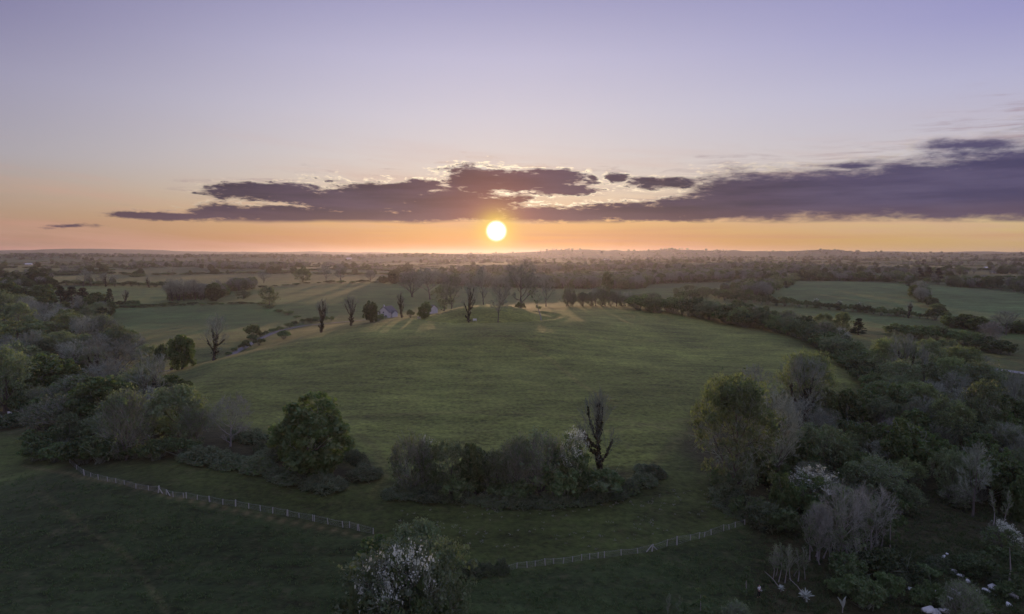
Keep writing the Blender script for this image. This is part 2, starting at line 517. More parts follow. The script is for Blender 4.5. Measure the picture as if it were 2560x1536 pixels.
# worn paths trodden in the grass
for pts, wd, rgb in [([(60, 1165), (210, 1195), (420, 1240), (560, 1270), (700, 1300), (830, 1325), (935, 1350)], 0.45, (0.14, 0.125, 0.09)),
                     ([(930, 1240), (960, 1190), (940, 1120), (900, 1090)], 1.0, (0.105, 0.12, 0.055)),
                     ([(1270, 1250), (1500, 1225), (1620, 1180), (1700, 1090)], 1.1, (0.10, 0.115, 0.055)),
                     ([(1290, 850), (1380, 900), (1450, 960), (1540, 1010)], 0.8, (0.20, 0.21, 0.09)),
                     ([(470, 960), (700, 890), (960, 846), (1280, 842), (1600, 850), (1900, 880)], 0.5, (0.145, 0.155, 0.07)), ([(500, 985), (720, 915), (980, 868), (1290, 862), (1610, 872), (1930, 905)], 0.5, (0.075, 0.105, 0.035)),
                     ([(640, 1075), (900, 1040), (1200, 1030), (1550, 1050), (1740, 1090)], 0.8, (0.135, 0.15, 0.068)), ([(1510, 1080), (1620, 1062), (1760, 1048)], 0.8, (0.15, 0.16, 0.08)), ([(100, 1230), (220, 1330), (330, 1400), (420, 1536)], 0.4, (0.09, 0.10, 0.06))]:
    g = [ground_at(*p)[:2] for p in pts]
    bb = (gx > min(p[0] for p in g) - 4) & (gx < max(p[0] for p in g) + 4) & (gy > min(p[1] for p in g) - 4) & (gy < max(p[1] for p in g) + 4)
    dl = dist_line(gx[bb], gy[bb], g) + 0.25 * fbm(gx[bb] / 2, gy[bb] / 2, 90, 2)
    k = np.exp(-(dl / wd) ** 2)[:, None] * 0.8
    tint[bb] = tint[bb] * (1 - k) + np.array(rgb) * k
# patchy growth
pt = 1 + 0.42 * fbm(gx / 17, gy / 9, 77, 4) + 0.35 * fbm(gx / 55, gy / 40, 87, 2)
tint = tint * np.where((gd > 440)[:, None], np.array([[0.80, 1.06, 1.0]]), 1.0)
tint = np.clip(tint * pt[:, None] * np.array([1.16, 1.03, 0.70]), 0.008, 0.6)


def build_mesh(name, verts, quads=None, tris=None, mats=(), mat_q=None, mat_t=None, smooth=False):
    verts = np.asarray(verts, np.float32)
    parts, tot, mi = [], [], []
    if tris is not None and len(tris):
        tris = np.asarray(tris, np.int32)
        parts.append(tris.ravel())
        tot.append(np.full(len(tris), 3, np.int32))
        mi.append(np.zeros(len(tris), np.int32) if mat_t is None else np.asarray(mat_t, np.int32))
    if quads is not None and len(quads):
        quads = np.asarray(quads, np.int32)
        parts.append(quads.ravel())
        tot.append(np.full(len(quads), 4, np.int32))
        mi.append(np.zeros(len(quads), np.int32) if mat_q is None else np.asarray(mat_q, np.int32))
    me = bpy.data.meshes.new(name)
    loops, tot, mi = np.concatenate(parts), np.concatenate(tot), np.concatenate(mi)
    me.vertices.add(len(verts))
    me.vertices.foreach_set('co', verts.ravel())
    me.loops.add(len(loops))
    me.loops.foreach_set('vertex_index', loops)
    me.polygons.add(len(tot))
    me.polygons.foreach_set('loop_start', np.r_[0, np.cumsum(tot)[:-1]].astype(np.int32))
    me.polygons.foreach_set('loop_total', tot)
    for m in mats:
        me.materials.append(m)
    me.polygons.foreach_set('material_index', mi)
    me.polygons.foreach_set('use_smooth', np.full(len(tot), smooth))
    me.update(calc_edges=True)
    return me


def link(name, me, parent=None, loc=None, **props):
    o = bpy.data.objects.new(name, me)
    col.objects.link(o)
    if parent is not None:
        o.parent = parent
    if loc is not None:
        o.location = loc
    for k, v in props.items():
        o[k] = v
    return o


# ------------------------------------------------------------------ materials
def material(name):
    m = bpy.data.materials.new(name)
    m.use_nodes = True
    t = Tree(m.node_tree)
    o = t.node('ShaderNodeOutputMaterial')
    return m, t, o


def ground_material():
    m, t, o = material('pasture')
    at_ = t.node('ShaderNodeAttribute', attribute_name='tint')
    pos = t.node('ShaderNodeNewGeometry').outputs['Position']
    mp = t.node('ShaderNodeMapping')
    mp.inputs['Scale'].default_value = (0.25, 1.0, 1.0)
    t.put(mp.inputs['Vector'], pos)
    n1 = t.noise(pos, 0.9, 6.0, 0.65)
    n2 = t.noise(mp.outputs[0], 0.30, 5.0, 0.6)
    n3 = t.noise(pos, 0.055, 4.0, 0.55)
    v = t.m('ADD', t.m('MULTIPLY', t.m('SUBTRACT', n1, 0.5), 2.7), t.m('ADD', t.m('MULTIPLY', t.m('SUBTRACT', n2, 0.5), 1.8), t.m('MULTIPLY', t.m('SUBTRACT', n3, 0.5), 1.0)))
    v = t.m('MAXIMUM', t.m('ADD', 1.0, v), 0.25)
    c_ = t.mix(1.0, at_.outputs['Color'], t.comb(v, v, v), 'MULTIPLY')
    dry = t.smooth(t.noise(pos, 0.35, 5.0, 0.7), 0.52, 0.72)
    c_ = t.mix(t.m('MULTIPLY', dry, 0.42), c_, (0.135, 0.115, 0.065))
    b = t.node('ShaderNodeBsdfPrincipled')
    t.put(b.inputs['Base Color'], c_)
    b.inputs['Roughness'].default_value = 0.9
    b.inputs['Specular IOR Level'].default_value = 0.15
    b.inputs['Sheen Weight'].default_value = 0.12
    b.inputs['Sheen Roughness'].default_value = 0.45
    t.put(b.inputs['Sheen Tint'], (0.85, 0.9, 0.55))
    bu = t.node('ShaderNodeBump')
    bu.inputs['Strength'].default_value = 0.8
    bu.inputs['Distance'].default_value = 0.35
    t.put(bu.inputs['Height'], t.m('ADD', n1, t.m('MULTIPLY', n2, 0.8)))
    t.put(b.inputs['Normal'], bu.outputs[0])
    t.put(o.inputs[0], b.outputs[0])
    return m


def foliage_material(name, rgb, trans=0.35, var=0.5, alt=None, glossy=0.04):
    """leaves: colour differs from plant to plant and from clump to clump, some light passes through"""
    m, t, o = material(name)
    oi = t.node('ShaderNodeObjectInfo')
    pos = t.node('ShaderNodeTexCoord').outputs['Object']
    n1 = t.noise(pos, 7.0, 3.0, 0.6)
    v = t.m('ADD', t.m('ADD', 1.0 - var / 2, t.m('MULTIPLY', oi.outputs['Random'], var)), t.m('MULTIPLY', t.m('SUBTRACT', n1, 0.5), 1.5))
    v = t.m('MAXIMUM', v, 0.3)
    c_ = t.mix(1.0, rgb, t.comb(v, v, v), 'MULTIPLY')
    if alt:
        c_ = t.mix(t.m('MULTIPLY', t.smooth(t.noise(pos, 4.0, 3.0, 0.6), 0.45, 0.7), 0.7), c_, alt)
    d = t.node('ShaderNodeBsdfDiffuse')
    t.put(d.inputs[0], c_)
    tr = t.node('ShaderNodeBsdfTranslucent')
    t.put(tr.inputs[0], t.mix(1.0, c_, (1.05, 1.2, 0.8), 'MULTIPLY'))
    mx = t.node('ShaderNodeMixShader')
    mx.inputs[0].default_value = trans
    t.put(mx.inputs[1], d.outputs[0])
    t.put(mx.inputs[2], tr.outputs[0])
    g = t.node('ShaderNodeBsdfGlossy')
    g.inputs['Roughness'].default_value = 0.5
    m2 = t.node('ShaderNodeMixShader')
    m2.inputs[0].default_value = glossy
    t.put(m2.inputs[1], mx.outputs[0])
    t.put(m2.inputs[2], g.outputs[0])
    t.put(o.inputs[0], m2.outputs[0])
    return m


def plain_material(name, rgb, rough=0.85, scale=3.0, var=0.35, emit=None, metal=0.0):
    m, t, o = material(name)
    pos = t.node('ShaderNodeTexCoord').outputs['Object']
    n1 = t.noise(pos, scale, 5.0, 0.6)
    v = t.m('ADD', 1.0 - var / 2, t.m('MULTIPLY', n1, var))
    b = t.node('ShaderNodeBsdfPrincipled')
    t.put(b.inputs['Base Color'], t.mix(1.0, rgb, t.comb(v, v, v), 'MULTIPLY'))
    b.inputs['Roughness'].default_value = rough
    b.inputs['Metallic'].default_value = metal
    bu = t.node('ShaderNodeBump')
    bu.inputs['Strength'].default_value = 0.3
    t.put(bu.inputs['Height'], n1)
    t.put(b.inputs['Normal'], bu.outputs[0])
    t.put(o.inputs[0], b.outputs[0])
    return m


MAT = dict(
    ground=ground_material(),
    leaf=foliage_material('dark_leaves', (0.110, 0.170, 0.062), 0.45, 0.7, (0.165, 0.205, 0.08)),
    ivy=foliage_material('ivy_leaves', (0.040, 0.042, 0.022), 0.12, 0.5),
    bud=foliage_material('young_leaves', (0.27, 0.33, 0.14), 0.45, 0.5, (0.2, 0.25, 0.125)),
    pale=foliage_material('pale_leaves', (0.21, 0.26, 0.13), 0.4, 0.4),
    olive=foliage_material('olive_leaves', (0.185, 0.240, 0.130), 0.42, 0.6, (0.215, 0.24, 0.14)),
    fresh=foliage_material('fresh_leaves', (0.115, 0.17, 0.07), 0.4, 0.4),
    needle=foliage_material('needles', (0.040, 0.064, 0.030), 0.1, 0.4),
    blossom=foliage_material('white_blossom', (0.62, 0.63, 0.60), 0.3, 0.3),
    bush=foliage_material('hedge_leaves', (0.125, 0.188, 0.076), 0.38, 1.1, (0.19, 0.22, 0.11)),
    bramble=foliage_material('bramble_leaves', (0.155, 0.200, 0.115), 0.2, 0.7, (0.21, 0.225, 0.15)),
    bark=plain_material('grey_bark', (0.13, 0.115, 0.105), 0.9, 9.0, 0.6),
    twig=foliage_material('bare_twigs', (0.300, 0.335, 0.270), 0.0, 0.5),
    palebark=plain_material('pale_bark', (0.36, 0.33, 0.32), 0.8, 9.0, 0.5),
    paletwig=foliage_material('pale_twigs', (0.330, 0.335, 0.290), 0.0, 0.35),
)
gq = np.arange(len(rr) * len(az_f)).reshape(len(rr), len(az_f))
nxt = np.roll(gq, -1, axis=1)
quads = np.stack([gq[:-1], gq[1:], nxt[1:], nxt[:-1]], -1).reshape(-1, 4)
# close the middle under the camera
cen = len(gx)
inner = np.stack([np.full(len(az_f), cen), gq[0], nxt[0]], -1)
me = build_mesh('ground', np.r_[np.c_[gx, gy, gz], [[0, 0, zt(0, 0)]]], quads, inner, (MAT['ground'],), smooth=True)
ca = me.color_attributes.new('tint', 'FLOAT_COLOR', 'POINT')
ca.data.foreach_set('color', np.c_[np.r_[tint, tint[:1]], np.ones(len(gx) + 1)].astype(np.float32).ravel())
ground = link('ground', me, kind='structure')
# ------------------------------------------------------------------ plants: every prototype is built once at height 1 and copied
class Bits:
    """collects triangles and quads of one part"""
    def __init__(self, *mats):
        self.mats = mats
        self.v, self.q, self.t, self.mq, self.mt, self.n = [], [], [], [], [], 0

    def add(self, v, q=None, t=None, mi=0):
        v = np.asarray(v, float).reshape(-1, 3)
        if q is not None and len(q):
            self.q.append(np.asarray(q) + self.n)
            self.mq.append(np.full(len(q), mi))
        if t is not None and len(t):
            self.t.append(np.asarray(t) + self.n)
            self.mt.append(np.full(len(t), mi))
        self.v.append(v)
        self.n += len(v)

    def tube(self, pts, rad, sides=5, mi=0):
        pts = np.asarray(pts, float)
        d = np.gradient(pts, axis=0)
        d /= np.linalg.norm(d, axis=1)[:, None] + 1e-9
        ref = np.where(np.abs(d[:, 2:3]) > 0.9, [[1.0, 0, 0]], [[0, 0, 1.0]])
        u = np.cross(d, ref)
        u /= np.linalg.norm(u, axis=1)[:, None] + 1e-9
        v = np.cross(d, u)
        a = np.arange(sides) * 2 * math.pi / sides
        ring = pts[:, None] + np.asarray(rad)[:, None, None] * (np.cos(a)[None, :, None] * u[:, None] + np.sin(a)[None, :, None] * v[:, None])
        n = len(pts)
        i = np.arange(n * sides).reshape(n, sides)
        j = np.roll(i, -1, 1)
        self.add(ring, np.stack([i[:-1], j[:-1], j[1:], i[1:]], -1).reshape(-1, 4), None, mi)

    def cards(self, c, size, rng, normal=None, spread=1.0, aspect=0.7, mi=0):
        """small leaf-spray faces at the points c"""
        n = len(c)
        k = rng.normal(size=(n, 3))
        k /= np.linalg.norm(k, axis=1)[:, None]
        if normal is not None:
            k = normal + spread * k
            k /= np.linalg.norm(k, axis=1)[:, None] + 1e-9
        r = rng.normal(size=(n, 3))
        u = np.cross(k, r)
        u /= np.linalg.norm(u, axis=1)[:, None] + 1e-9
        v = np.cross(k, u)
        s = (np.asarray(size) * rng.lognormal(-0.08, 0.42, n))[:, None] * 0.5
        b = 0.35 * s * k
        p = np.stack([c - u * s, c - v * s * aspect + b, c + u * s, c + v * s * aspect - b], 1)
        self.add(p, np.arange(4 * n).reshape(n, 4), None, mi)

    def ribbons(self, a, b, wid, rng, mi=0, bend=0.12):
        """thin tapering twigs from a to b"""
        n = len(a)
        d = b - a
        L = np.linalg.norm(d, axis=1)[:, None]
        k = np.cross(d, rng.normal(size=(n, 3)))
        k /= np.linalg.norm(k, axis=1)[:, None] + 1e-9
        k2 = np.cross(k, d / (L + 1e-9))
        mid = (a + b) / 2 + k2 * L * rng.normal(size=(n, 1)) * bend
        wd = np.asarray(wid).reshape(-1, 1) * 0.5
        p = np.stack([a - k * wd, a + k * wd, mid + k * wd * 0.8, mid - k * wd * 0.8, b], 1)
        i = np.arange(n)[:, None] * 5
        self.add(p, i + np.array([[0, 1, 2, 3]]), i + np.array([[3, 2, 4]]), mi)

    def mesh(self, name):
        V = np.concatenate(self.v)
        return build_mesh(name, V, np.concatenate(self.q) if self.q else None, np.concatenate(self.t) if self.t else None, [MAT[m] for m in self.mats],
                          np.concatenate(self.mq) if self.mq else None, np.concatenate(self.mt) if self.mt else None)

    def join(self, other):
        for m in other.mats:
            if m not in self.mats:
                self.mats = self.mats + (m,)
        mp = [self.mats.index(m) for m in other.mats]
        off = self.n
        self.v += other.v
        self.n += other.n
        self.q += [q + off for q in other.q]
        self.t += [q + off for q in other.t]
        self.mq += [np.array([mp[k] for k in x]) for x in other.mq]
        self.mt += [np.array([mp[k] for k in x]) for x in other.mt]


def unit(v):
    return v / (np.linalg.norm(v) + 1e-9)


def skeleton(rng, trunk=0.3, cz=0.62, rx=0.36, rz=0.38, limbs=9, n2=7, n3=7, n4=8, up=0.35, r0=0.022, lean=0.05, stems=1, low=0.45):
    """trunk, limbs and branches that fill an egg of half width rx and half height rz around height cz; returns poly-lines by order and twig ends"""
    lv = {0: [], 1: [], 2: [], 3: []}
    cen = np.array([0, 0, cz])
    rad = np.array([rx, rx, rz])

    def clip(p, d, L):
        # keep the tip inside the egg
        for _ in range(6):
            q = (p + d * L - cen) / rad
            if (q * q).sum() < 1.05:
                break
            L *= 0.8
        return L

    def line(p, d, L, r, wig, lift, n=5):
        pts, rr_ = [p], [r]
        for k in range(n):
            d = unit(d + rng.normal(size=3) * wig + np.array([0, 0, lift]))
            p = p + d * L / n
            pts.append(p)
            rr_.append(r * (1 - 0.75 * (k + 1) / n))
        return np.array(pts), np.array(rr_)

    def kids(par, n, lo, ang):
        pts, rr_ = par
        ph = rng.uniform(0, 6.28)
        for k in range(n):
            t = lo + (1 - lo) * (k + rng.uniform(0.2, 0.8)) / n
            f = t * (len(pts) - 1)
            i = min(int(f), len(pts) - 2)
            p = pts[i] + (pts[i + 1] - pts[i]) * (f - i)
            d = unit(pts[i + 1] - pts[i])
            side_ = unit(np.cross(d, unit(np.array([math.cos(ph), math.sin(ph), 0.31]))))
            ph += 2.4 + rng.normal() * 0.3
            a_ = ang * rng.uniform(0.7, 1.25) * (1.5 - 0.8 * t if ang > 0.8 else 1.0)
            yield t, p, unit(d * math.cos(a_) + side_ * math.sin(a_)), rr_[i] * 0.62

    for s in range(stems):
        b = np.zeros(3) if stems == 1 else np.array([rng.normal() * 0.03, rng.normal() * 0.03, 0])
        d0 = unit(np.array([rng.normal() * lean * stems, rng.normal() * lean * stems, 1]))
        tr = line(b, d0, (trunk + (1 - trunk) * 0.62) * rng.uniform(0.9, 1), r0, 0.07, 0.06, 7)
        lv[0].append(tr)
        for t, p, d, r in kids(tr, limbs, trunk, 0.85):
            L = clip(p, d, rx * 1.5 * (1.05 - 0.45 * t))
            l1 = line(p, d, L, r * 0.95, 0.13, up * 0.28, 5)
            lv[1].append(l1)
            for t2, p2, d2, r2 in kids(l1, n2, low * 0.5, 0.75):
                L2 = clip(p2, d2, L * 0.55 * (1.15 - 0.5 * t2))
                l2 = line(p2, d2, L2, r2 * 0.8, 0.14, up * 0.3, 3)
                lv[2].append(l2)
    # finer orders all at once
    A = np.array([x[0] for x in lv[2]])
    if len(A) == 0:
        return lv, np.zeros((0, 3)), np.zeros((0, 3)), np.zeros((0, 3)), np.zeros((0, 3))

    def offshoots(p0, d, L, n, ang):
        m_ = len(p0)
        i = np.repeat(np.arange(m_), n)
        t = rng.uniform(0.25, 1.0, len(i))[:, None]
        s_ = p0[i] + d[i] * L[i] * t
        k = rng.normal(size=(len(i), 3))
        dn = d[i] / (np.linalg.norm(d[i], axis=1)[:, None] + 1e-9)
        k -= (k * dn).sum(1)[:, None] * dn
        k /= np.linalg.norm(k, axis=1)[:, None] + 1e-9
        aa_ = (ang * rng.uniform(0.6, 1.3, len(i)))[:, None]
        e_ = dn * np.cos(aa_) + k * np.sin(aa_)
        e_[:, 2] += up * 0.55
        e_ /= np.linalg.norm(e_, axis=1)[:, None]
        return s_, e_, t

    p0 = A[:, 0]
    d = A[:, -1] - A[:, 0]
    L = np.linalg.norm(d, axis=1)[:, None]
    d = d / (L + 1e-9)
    s3, e3, t3 = offshoots(p0, d, L, n3, 0.7)
    L3 = np.repeat(L, n3, 0) * rng.uniform(0.35, 0.75, (len(s3), 1))
    s4, e4, t4 = offshoots(s3, e3, L3, n4, 0.6)
    L4 = np.repeat(L3, n4, 0) * rng.uniform(0.35, 0.8, (len(s4), 1))
    return lv, s3, s3 + e3 * L3, s4, s4 + e4 * L4


def wood(lv, s3, e3, s4, e4, rng, tw, bark='bark', twig='twig', keep=1.0):
    trunk = Bits(bark)
    for p, r in lv[0]:
        r = r.copy()
        r[0] *= 1.5
        trunk.tube(p, r, 7)
    crown = Bits(bark, twig)
    for p, r in lv[1]:
        crown.tube(p, np.maximum(r, tw * 0.8), 5)
    for p, r in lv[2]:
        crown.tube(p, np.maximum(r, tw * 0.6), 3, 1)
    if len(s3):
        crown.ribbons(s3, e3, tw * 1.3, rng, 1)
        k = rng.random(len(s4)) < keep
        crown.ribbons(s4[k], e4[k], tw, rng, 1)
    return trunk, crown


def clumps(rng, n, cz, rx, rz, shape='egg', rough=0.16):
    """centres and sizes of leaf clumps in a crown"""
    out = []
    while len(out) < n:
        d = unit(rng.normal(size=3))
        if shape == 'dome' and d[2] < -0.15:
            d[2] = abs(d[2]) * 0.3
        q = rng.uniform(0.35, 1.0) ** 0.45
        k = 1 + rough * (math.sin(3.1 * d[0] + 1.3 * n) + math.sin(4.3 * d[1] + 2 * d[2] + n)) * 0.7 + rng.normal() * rough * 0.4
        p = d * q * k * np.array([rx, rx, rz])
        if shape == 'cone':
            z = rng.uniform(-1, 1)
            r = rx * (1 - (z + 1) / 2) ** 0.8 * rng.uniform(0.5, 1.05)
            a_ = rng.uniform(0, 6.28)
            p = np.array([r * math.cos(a_), r * math.sin(a_), z * rz])
        out.append(p + np.array([0, 0, cz]))
    return np.array(out)


def leafage(rng, cs, cr, per, size, cen, mat, mi_alt=None, flat=0.75):
    b = Bits(mat)
    for c_ in cs:
        r = cr * rng.uniform(0.6, 1.3)
        d = rng.normal(size=(per, 3))
        d /= np.linalg.norm(d, axis=1)[:, None]
        o_ = unit(c_ - cen)
        d = d + 0.55 * o_ + np.array([0, 0, 0.25])
        d /= np.linalg.norm(d, axis=1)[:, None]
        p = c_ + d * r * (rng.random((per, 1)) ** 0.35) * np.array([1, 1, flat])
        p[:, 2] = np.maximum(p[:, 2], 0.02)
        b.cards(p, size, rng, d, 0.9)
    return b


def sprig(rng, ends, n, size, mat, up=0.0):
    """small leaves near twig ends"""
    b = Bits(mat)
    i = rng.integers(0, len(ends), n)
    p = ends[i] + rng.normal(size=(n, 3)) * size * 0.9
    b.cards(p, size, rng, np.tile([[0, 0, 1.0]], (n, 1)), 1.6)
    return b


PROTO = {}          # kind -> list of (parts, width)


def proto(kind, parts, width):
    PROTO.setdefault(kind, []).append((parts, width))


for s in range(4):                                             # dense dark broadleaf trees
    g = np.random.default_rng(100 + s)
    rx = (0.44, 0.48, 0.40, 0.46)[s]
    lv, s3, e3, s4, e4 = skeleton(g, 0.16, 0.54, rx * 0.9, 0.42, 8, 5, 3, 2, 0.3, 0.03)
    tr, cr = wood(lv, s3, e3, s4, e4, g, 0.004, keep=0.2)
    lf = leafage(g, clumps(g, 150, 0.49, rx * 0.90, 0.43, rough=0.2), 0.10, 100, 0.036, np.array([0, 0, 0.35]), 'leaf', flat=0.95)
    proto('dense', [('trunk', tr, None), ('crown', lf, None), ('limb', cr, 'trunk')], 2 * rx)
for s in range(4):                                             # leafless trees with a haze of twigs
    g = np.random.default_rng(200 + s)
    rx = (0.36, 0.42, 0.30, 0.38)[s]
    sk = skeleton(g, (0.22, 0.18, 0.3, 0.15)[s], 0.62, rx, 0.38, (9, 10, 9, 8)[s], 8, 6, 8, 0.4, 0.02, 0.06, 1 if s != 3 else 2)
    tr, cr = wood(*sk, g, 0.0030)
    proto('bare', [('trunk', tr, None), ('crown', cr, None)], 2 * rx)
for s in range(3):                                             # ivy-clad trees, bare twigs above
    g = np.random.default_rng(300 + s)
    rx = (0.38, 0.34, 0.42)[s]
    sk = skeleton(g, 0.2, 0.6, rx, 0.40, 9, 7, 6, 7, 0.5, 0.026, 0.05)
    tr, cr = wood(*sk, g, 0.0030, keep=0.8)
    iv = Bits('ivy')
    for p, r in sk[0][0] + [x for x in sk[0][1]][:5]:
        m_ = 900 if p is sk[0][0][0][0] else 260
        f = g.random(m_) * (len(p) - 1) * (0.92 if m_ == 900 else 0.8)
        i = f.astype(int)
        c_ = p[i] + (p[np.minimum(i + 1, len(p) - 1)] - p[i]) * (f - i)[:, None]
        d = g.normal(size=(m_, 3))
        d /= np.linalg.norm(d, axis=1)[:, None]
        wd = (0.05 if m_ == 900 else 0.022) * (1 - 0.45 * f / (len(p) - 1))
        iv.cards(c_ + d * (wd * (0.3 + 1.4 * g.random(m_) ** 2))[:, None], 0.024, g, d, 0.9)
    proto('ivy', [('trunk', tr, None), ('crown', cr, None), ('ivy', iv, None)], 2 * rx)
for s in range(3):                                             # pollard-like trunks with thick ivy limbs
    g = np.random.default_rng(400 + s)
    rx = (0.34, 0.40, 0.24)[s]
    sk = skeleton(g, 0.14, 0.62, rx, 0.38, 12, 6, 6, 6, 0.75, 0.028, 0.06, 1, 0.5)
    tr, cr = wood(*sk, g, 0.0032, keep=1.0)
    iv = Bits('ivy')
    for k, (p, r) in enumerate(sk[0][0] + sk[0][1]):
        m_ = 900 if k == 0 else 240
        f = g.random(m_) * (len(p) - 1)
        i = np.minimum(f.astype(int), len(p) - 2)
        c_ = p[i] + (p[i + 1] - p[i]) * (f - i)[:, None]
        d = g.normal(size=(m_, 3))
        d /= np.linalg.norm(d, axis=1)[:, None]
        wd = (0.055 if k == 0 else 0.026) * (1 - 0.5 * f / (len(p) - 1)) * (1 + 0.3 * np.sin(f * 7 + k))
        iv.cards(c_ + d * (wd * (0.3 + 1.2 * g.random(m_) ** 2))[:, None], 0.026, g, d, 0.9)
    proto('stub', [('trunk', tr, None), ('crown', cr, None), ('ivy', iv, None)], 2 * rx)
for s in range(4):                                             # trees coming into leaf: twigs and small yellow-green leaves towards the top
    g = np.random.default_rng(500 + s)
    rx = (0.42, 0.46, 0.36, 0.40)[s]
    sk = skeleton(g, 0.10, 0.54, rx, 0.46, 12, 7, 5, 6, 0.22, 0.022, 0.06)
    tr, cr = wood(*sk, g, 0.0030, keep=0.8)
    en = sk[4]
    wgt = en[:, 2] + 0.5 * np.hypot(en[:, 0], en[:, 1])
    up_ = en[wgt > np.quantile(wgt, 0.35)]
    fo = sprig(g, up_, 12500, 0.017, 'bud')
    fo.join(sprig(g, en, 5200, 0.020, 'olive'))
    fo.join(leafage(g, clumps(g, 55, 0.42, rx * 0.85, 0.38, rough=0.2), 0.09, 50, 0.026, np.array([0, 0, 0.3]), 'olive'))
    proto('bud', [('trunk', tr, None), ('crown', cr, None), ('foliage', fo, 'crown')], 2 * rx)
for s in range(2):                                             # olive trees in fuller young leaf
    g = np.random.default_rng(550 + s)
    rx = 0.44
    sk = skeleton(g, 0.12, 0.54, rx * 0.95, 0.44, 9, 6, 4, 4, 0.35, 0.022, 0.06, 1 + s)
    tr, cr = wood(*sk, g, 0.0035, keep=0.8)
    fo = sprig(g, sk[4], 5200, 0.024, 'olive')
    fo.join(leafage(g, clumps(g, 60, 0.54, rx * 0.92, 0.42, rough=0.2), 0.09, 45, 0.028, np.array([0, 0, 0.5]), 'olive'))
    proto('olive', [('trunk', tr, None), ('crown', cr, None), ('foliage', fo, 'crown')], 2 * rx)
for s in range(2):                                             # pale columnar poplars
    g = np.random.default_rng(600 + s)
    lv, s3, e3, s4, e4 = skeleton(g, 0.1, 0.53, 0.2, 0.46, 14, 4, 3, 3, 0.9, 0.02)
    tr, cr = wood(lv, s3, e3, s4, e4, g, 0.0035, keep=0.5)
    lf = leafage(g, clumps(g, 70, 0.53, 0.2, 0.44, rough=0.2), 0.07, 70, 0.026, np.array([0, 0, 0.5]), 'pale')
    proto('poplar', [('trunk', tr, None), ('crown', lf, None), ('limb', cr, 'trunk')], 0.44)
for s in range(2):                                             # conifers
    g = np.random.default_rng(650 + s)
    tr = Bits('bark')
    tr.tube([(0, 0, 0), (0, 0, 0.5), (0, 0, 0.95)], [0.025, 0.016, 0.003], 6)
    lf = leafage(g, clumps(g, 80, 0.55, 0.25, 0.45, 'cone'), 0.07, 70, 0.03, np.array([0, 0, 0.3]), 'needle', flat=0.5)
    proto('conifer', [('trunk', tr, None), ('crown', lf, None)], 0.5)
for s in range(4):                                             # hedge bushes
    g = np.random.default_rng(700 + s)
    rx = (0.62, 0.8, 0.7, 0.55)[s]
    st = Bits('bark', 'twig')
    n = 60
    b = np.c_[g.normal(size=(n, 2)) * 0.08, np.zeros(n)]
    e_ = np.c_[g.normal(size=(n, 2)) * rx * 0.55, g.uniform(0.5, 1.05, n)]
    st.ribbons(b, e_, 0.014, g, 1)
    lf = leafage(g, clumps(g, 62, 0.42, rx * 0.86, 0.46, 'dome', 0.22), 0.17, 70, 0.062, np.array([0, 0, 0.2]), 'bush')
    proto('bush', [('stem', st, None), ('foliage', lf, None)], 2 * rx)
for s in range(3):                                             # grey willow and blackthorn thickets: rods from the ground
    g = np.random.default_rng(750 + s)
    rx = (0.5, 0.62, 0.44)[s]
    sk = skeleton(g, 0.06, 0.52, rx, 0.48, 8, 6, 6, 6, 0.55, 0.014, 0.10, 4, 0.3)
    tr, cr = wood(*sk, g, 0.0042, 'bark', 'paletwig', keep=0.8)
    cr.join(tr)
    fo = sprig(g, sk[4], 5600, 0.026, 'olive')
    proto('willow', [('stem', cr, None), ('foliage', fo, None)], 2 * rx)
for s in range(3):                                             # hawthorns with white blossom on one side
    g = np.random.default_rng(800 + s)
    rx = (0.55, 0.5, 0.6)[s]
    sk = skeleton(g, 0.1, 0.52, rx * 0.95, 0.46, 7, 5, 4, 4, 0.4, 0.018, 0.08, 2)
    tr, cr = wood(*sk, g, 0.0045, keep=0.6)
    cr.join(tr)
    cs = clumps(g, 75, 0.48, rx * 0.9, 0.44, 'egg', 0.2)
    lf = leafage(g, cs, 0.12, 55, 0.042, np.array([0, 0, 0.3]), 'bush')
    dr = unit(np.array([(-0.4, 0.5, 0.0)[s], -0.8, 0.75]))
    en = np.concatenate([sk[4], sk[2]])
    en = en + unit(dr) * 0.05 * g.random((len(en), 1))
    wv = (en - np.array([0, 0, 0.4])) @ dr + 0.22 * np.sin(en[:, 0] * 17 + s) * np.sin(en[:, 1] * 15) * np.cos(en[:, 2] * 19)
    en = en[wv > np.quantile(wv, (0.72, 0.8, 0.6)[s])]
    bl = sprig(g, en, (900, 1000, 2100)[s], 0.020, 'blossom')
    proto('haw', [('stem', cr, None), ('foliage', lf, None), ('blossom', bl, None)], 2 * rx)
for s in range(3):                                             # slender pale saplings
    g = np.random.default_rng(850 + s)
    sk = skeleton(g, 0.34, 0.66, 0.17, 0.36, 10, 5, 4, 4, 0.8, 0.011, 0.07)
    tr, cr = wood(*sk, g, 0.0030, 'palebark', 'paletwig')
    fo = sprig(g, sk[4], 700, 0.016, 'olive')
    proto('sapling', [('trunk', tr, None), ('crown', cr, None), ('foliage', fo, 'crown')], 0.36)
for s in range(2):                                             # pale-barked bare trees
    g = np.random.default_rng(880 + s)
    rx = (0.46, 0.34)[s]
    sk = skeleton(g, (0.1, 0.3)[s], 0.58, rx, 0.42, 11, 8, 6, 8, 0.25, 0.017, 0.05, (1, 2)[s])
    tr, cr = wood(*sk, g, 0.0028, 'palebark', 'paletwig')
    proto('palebare', [('trunk', tr, None), ('crown', cr, None)], 2 * rx)
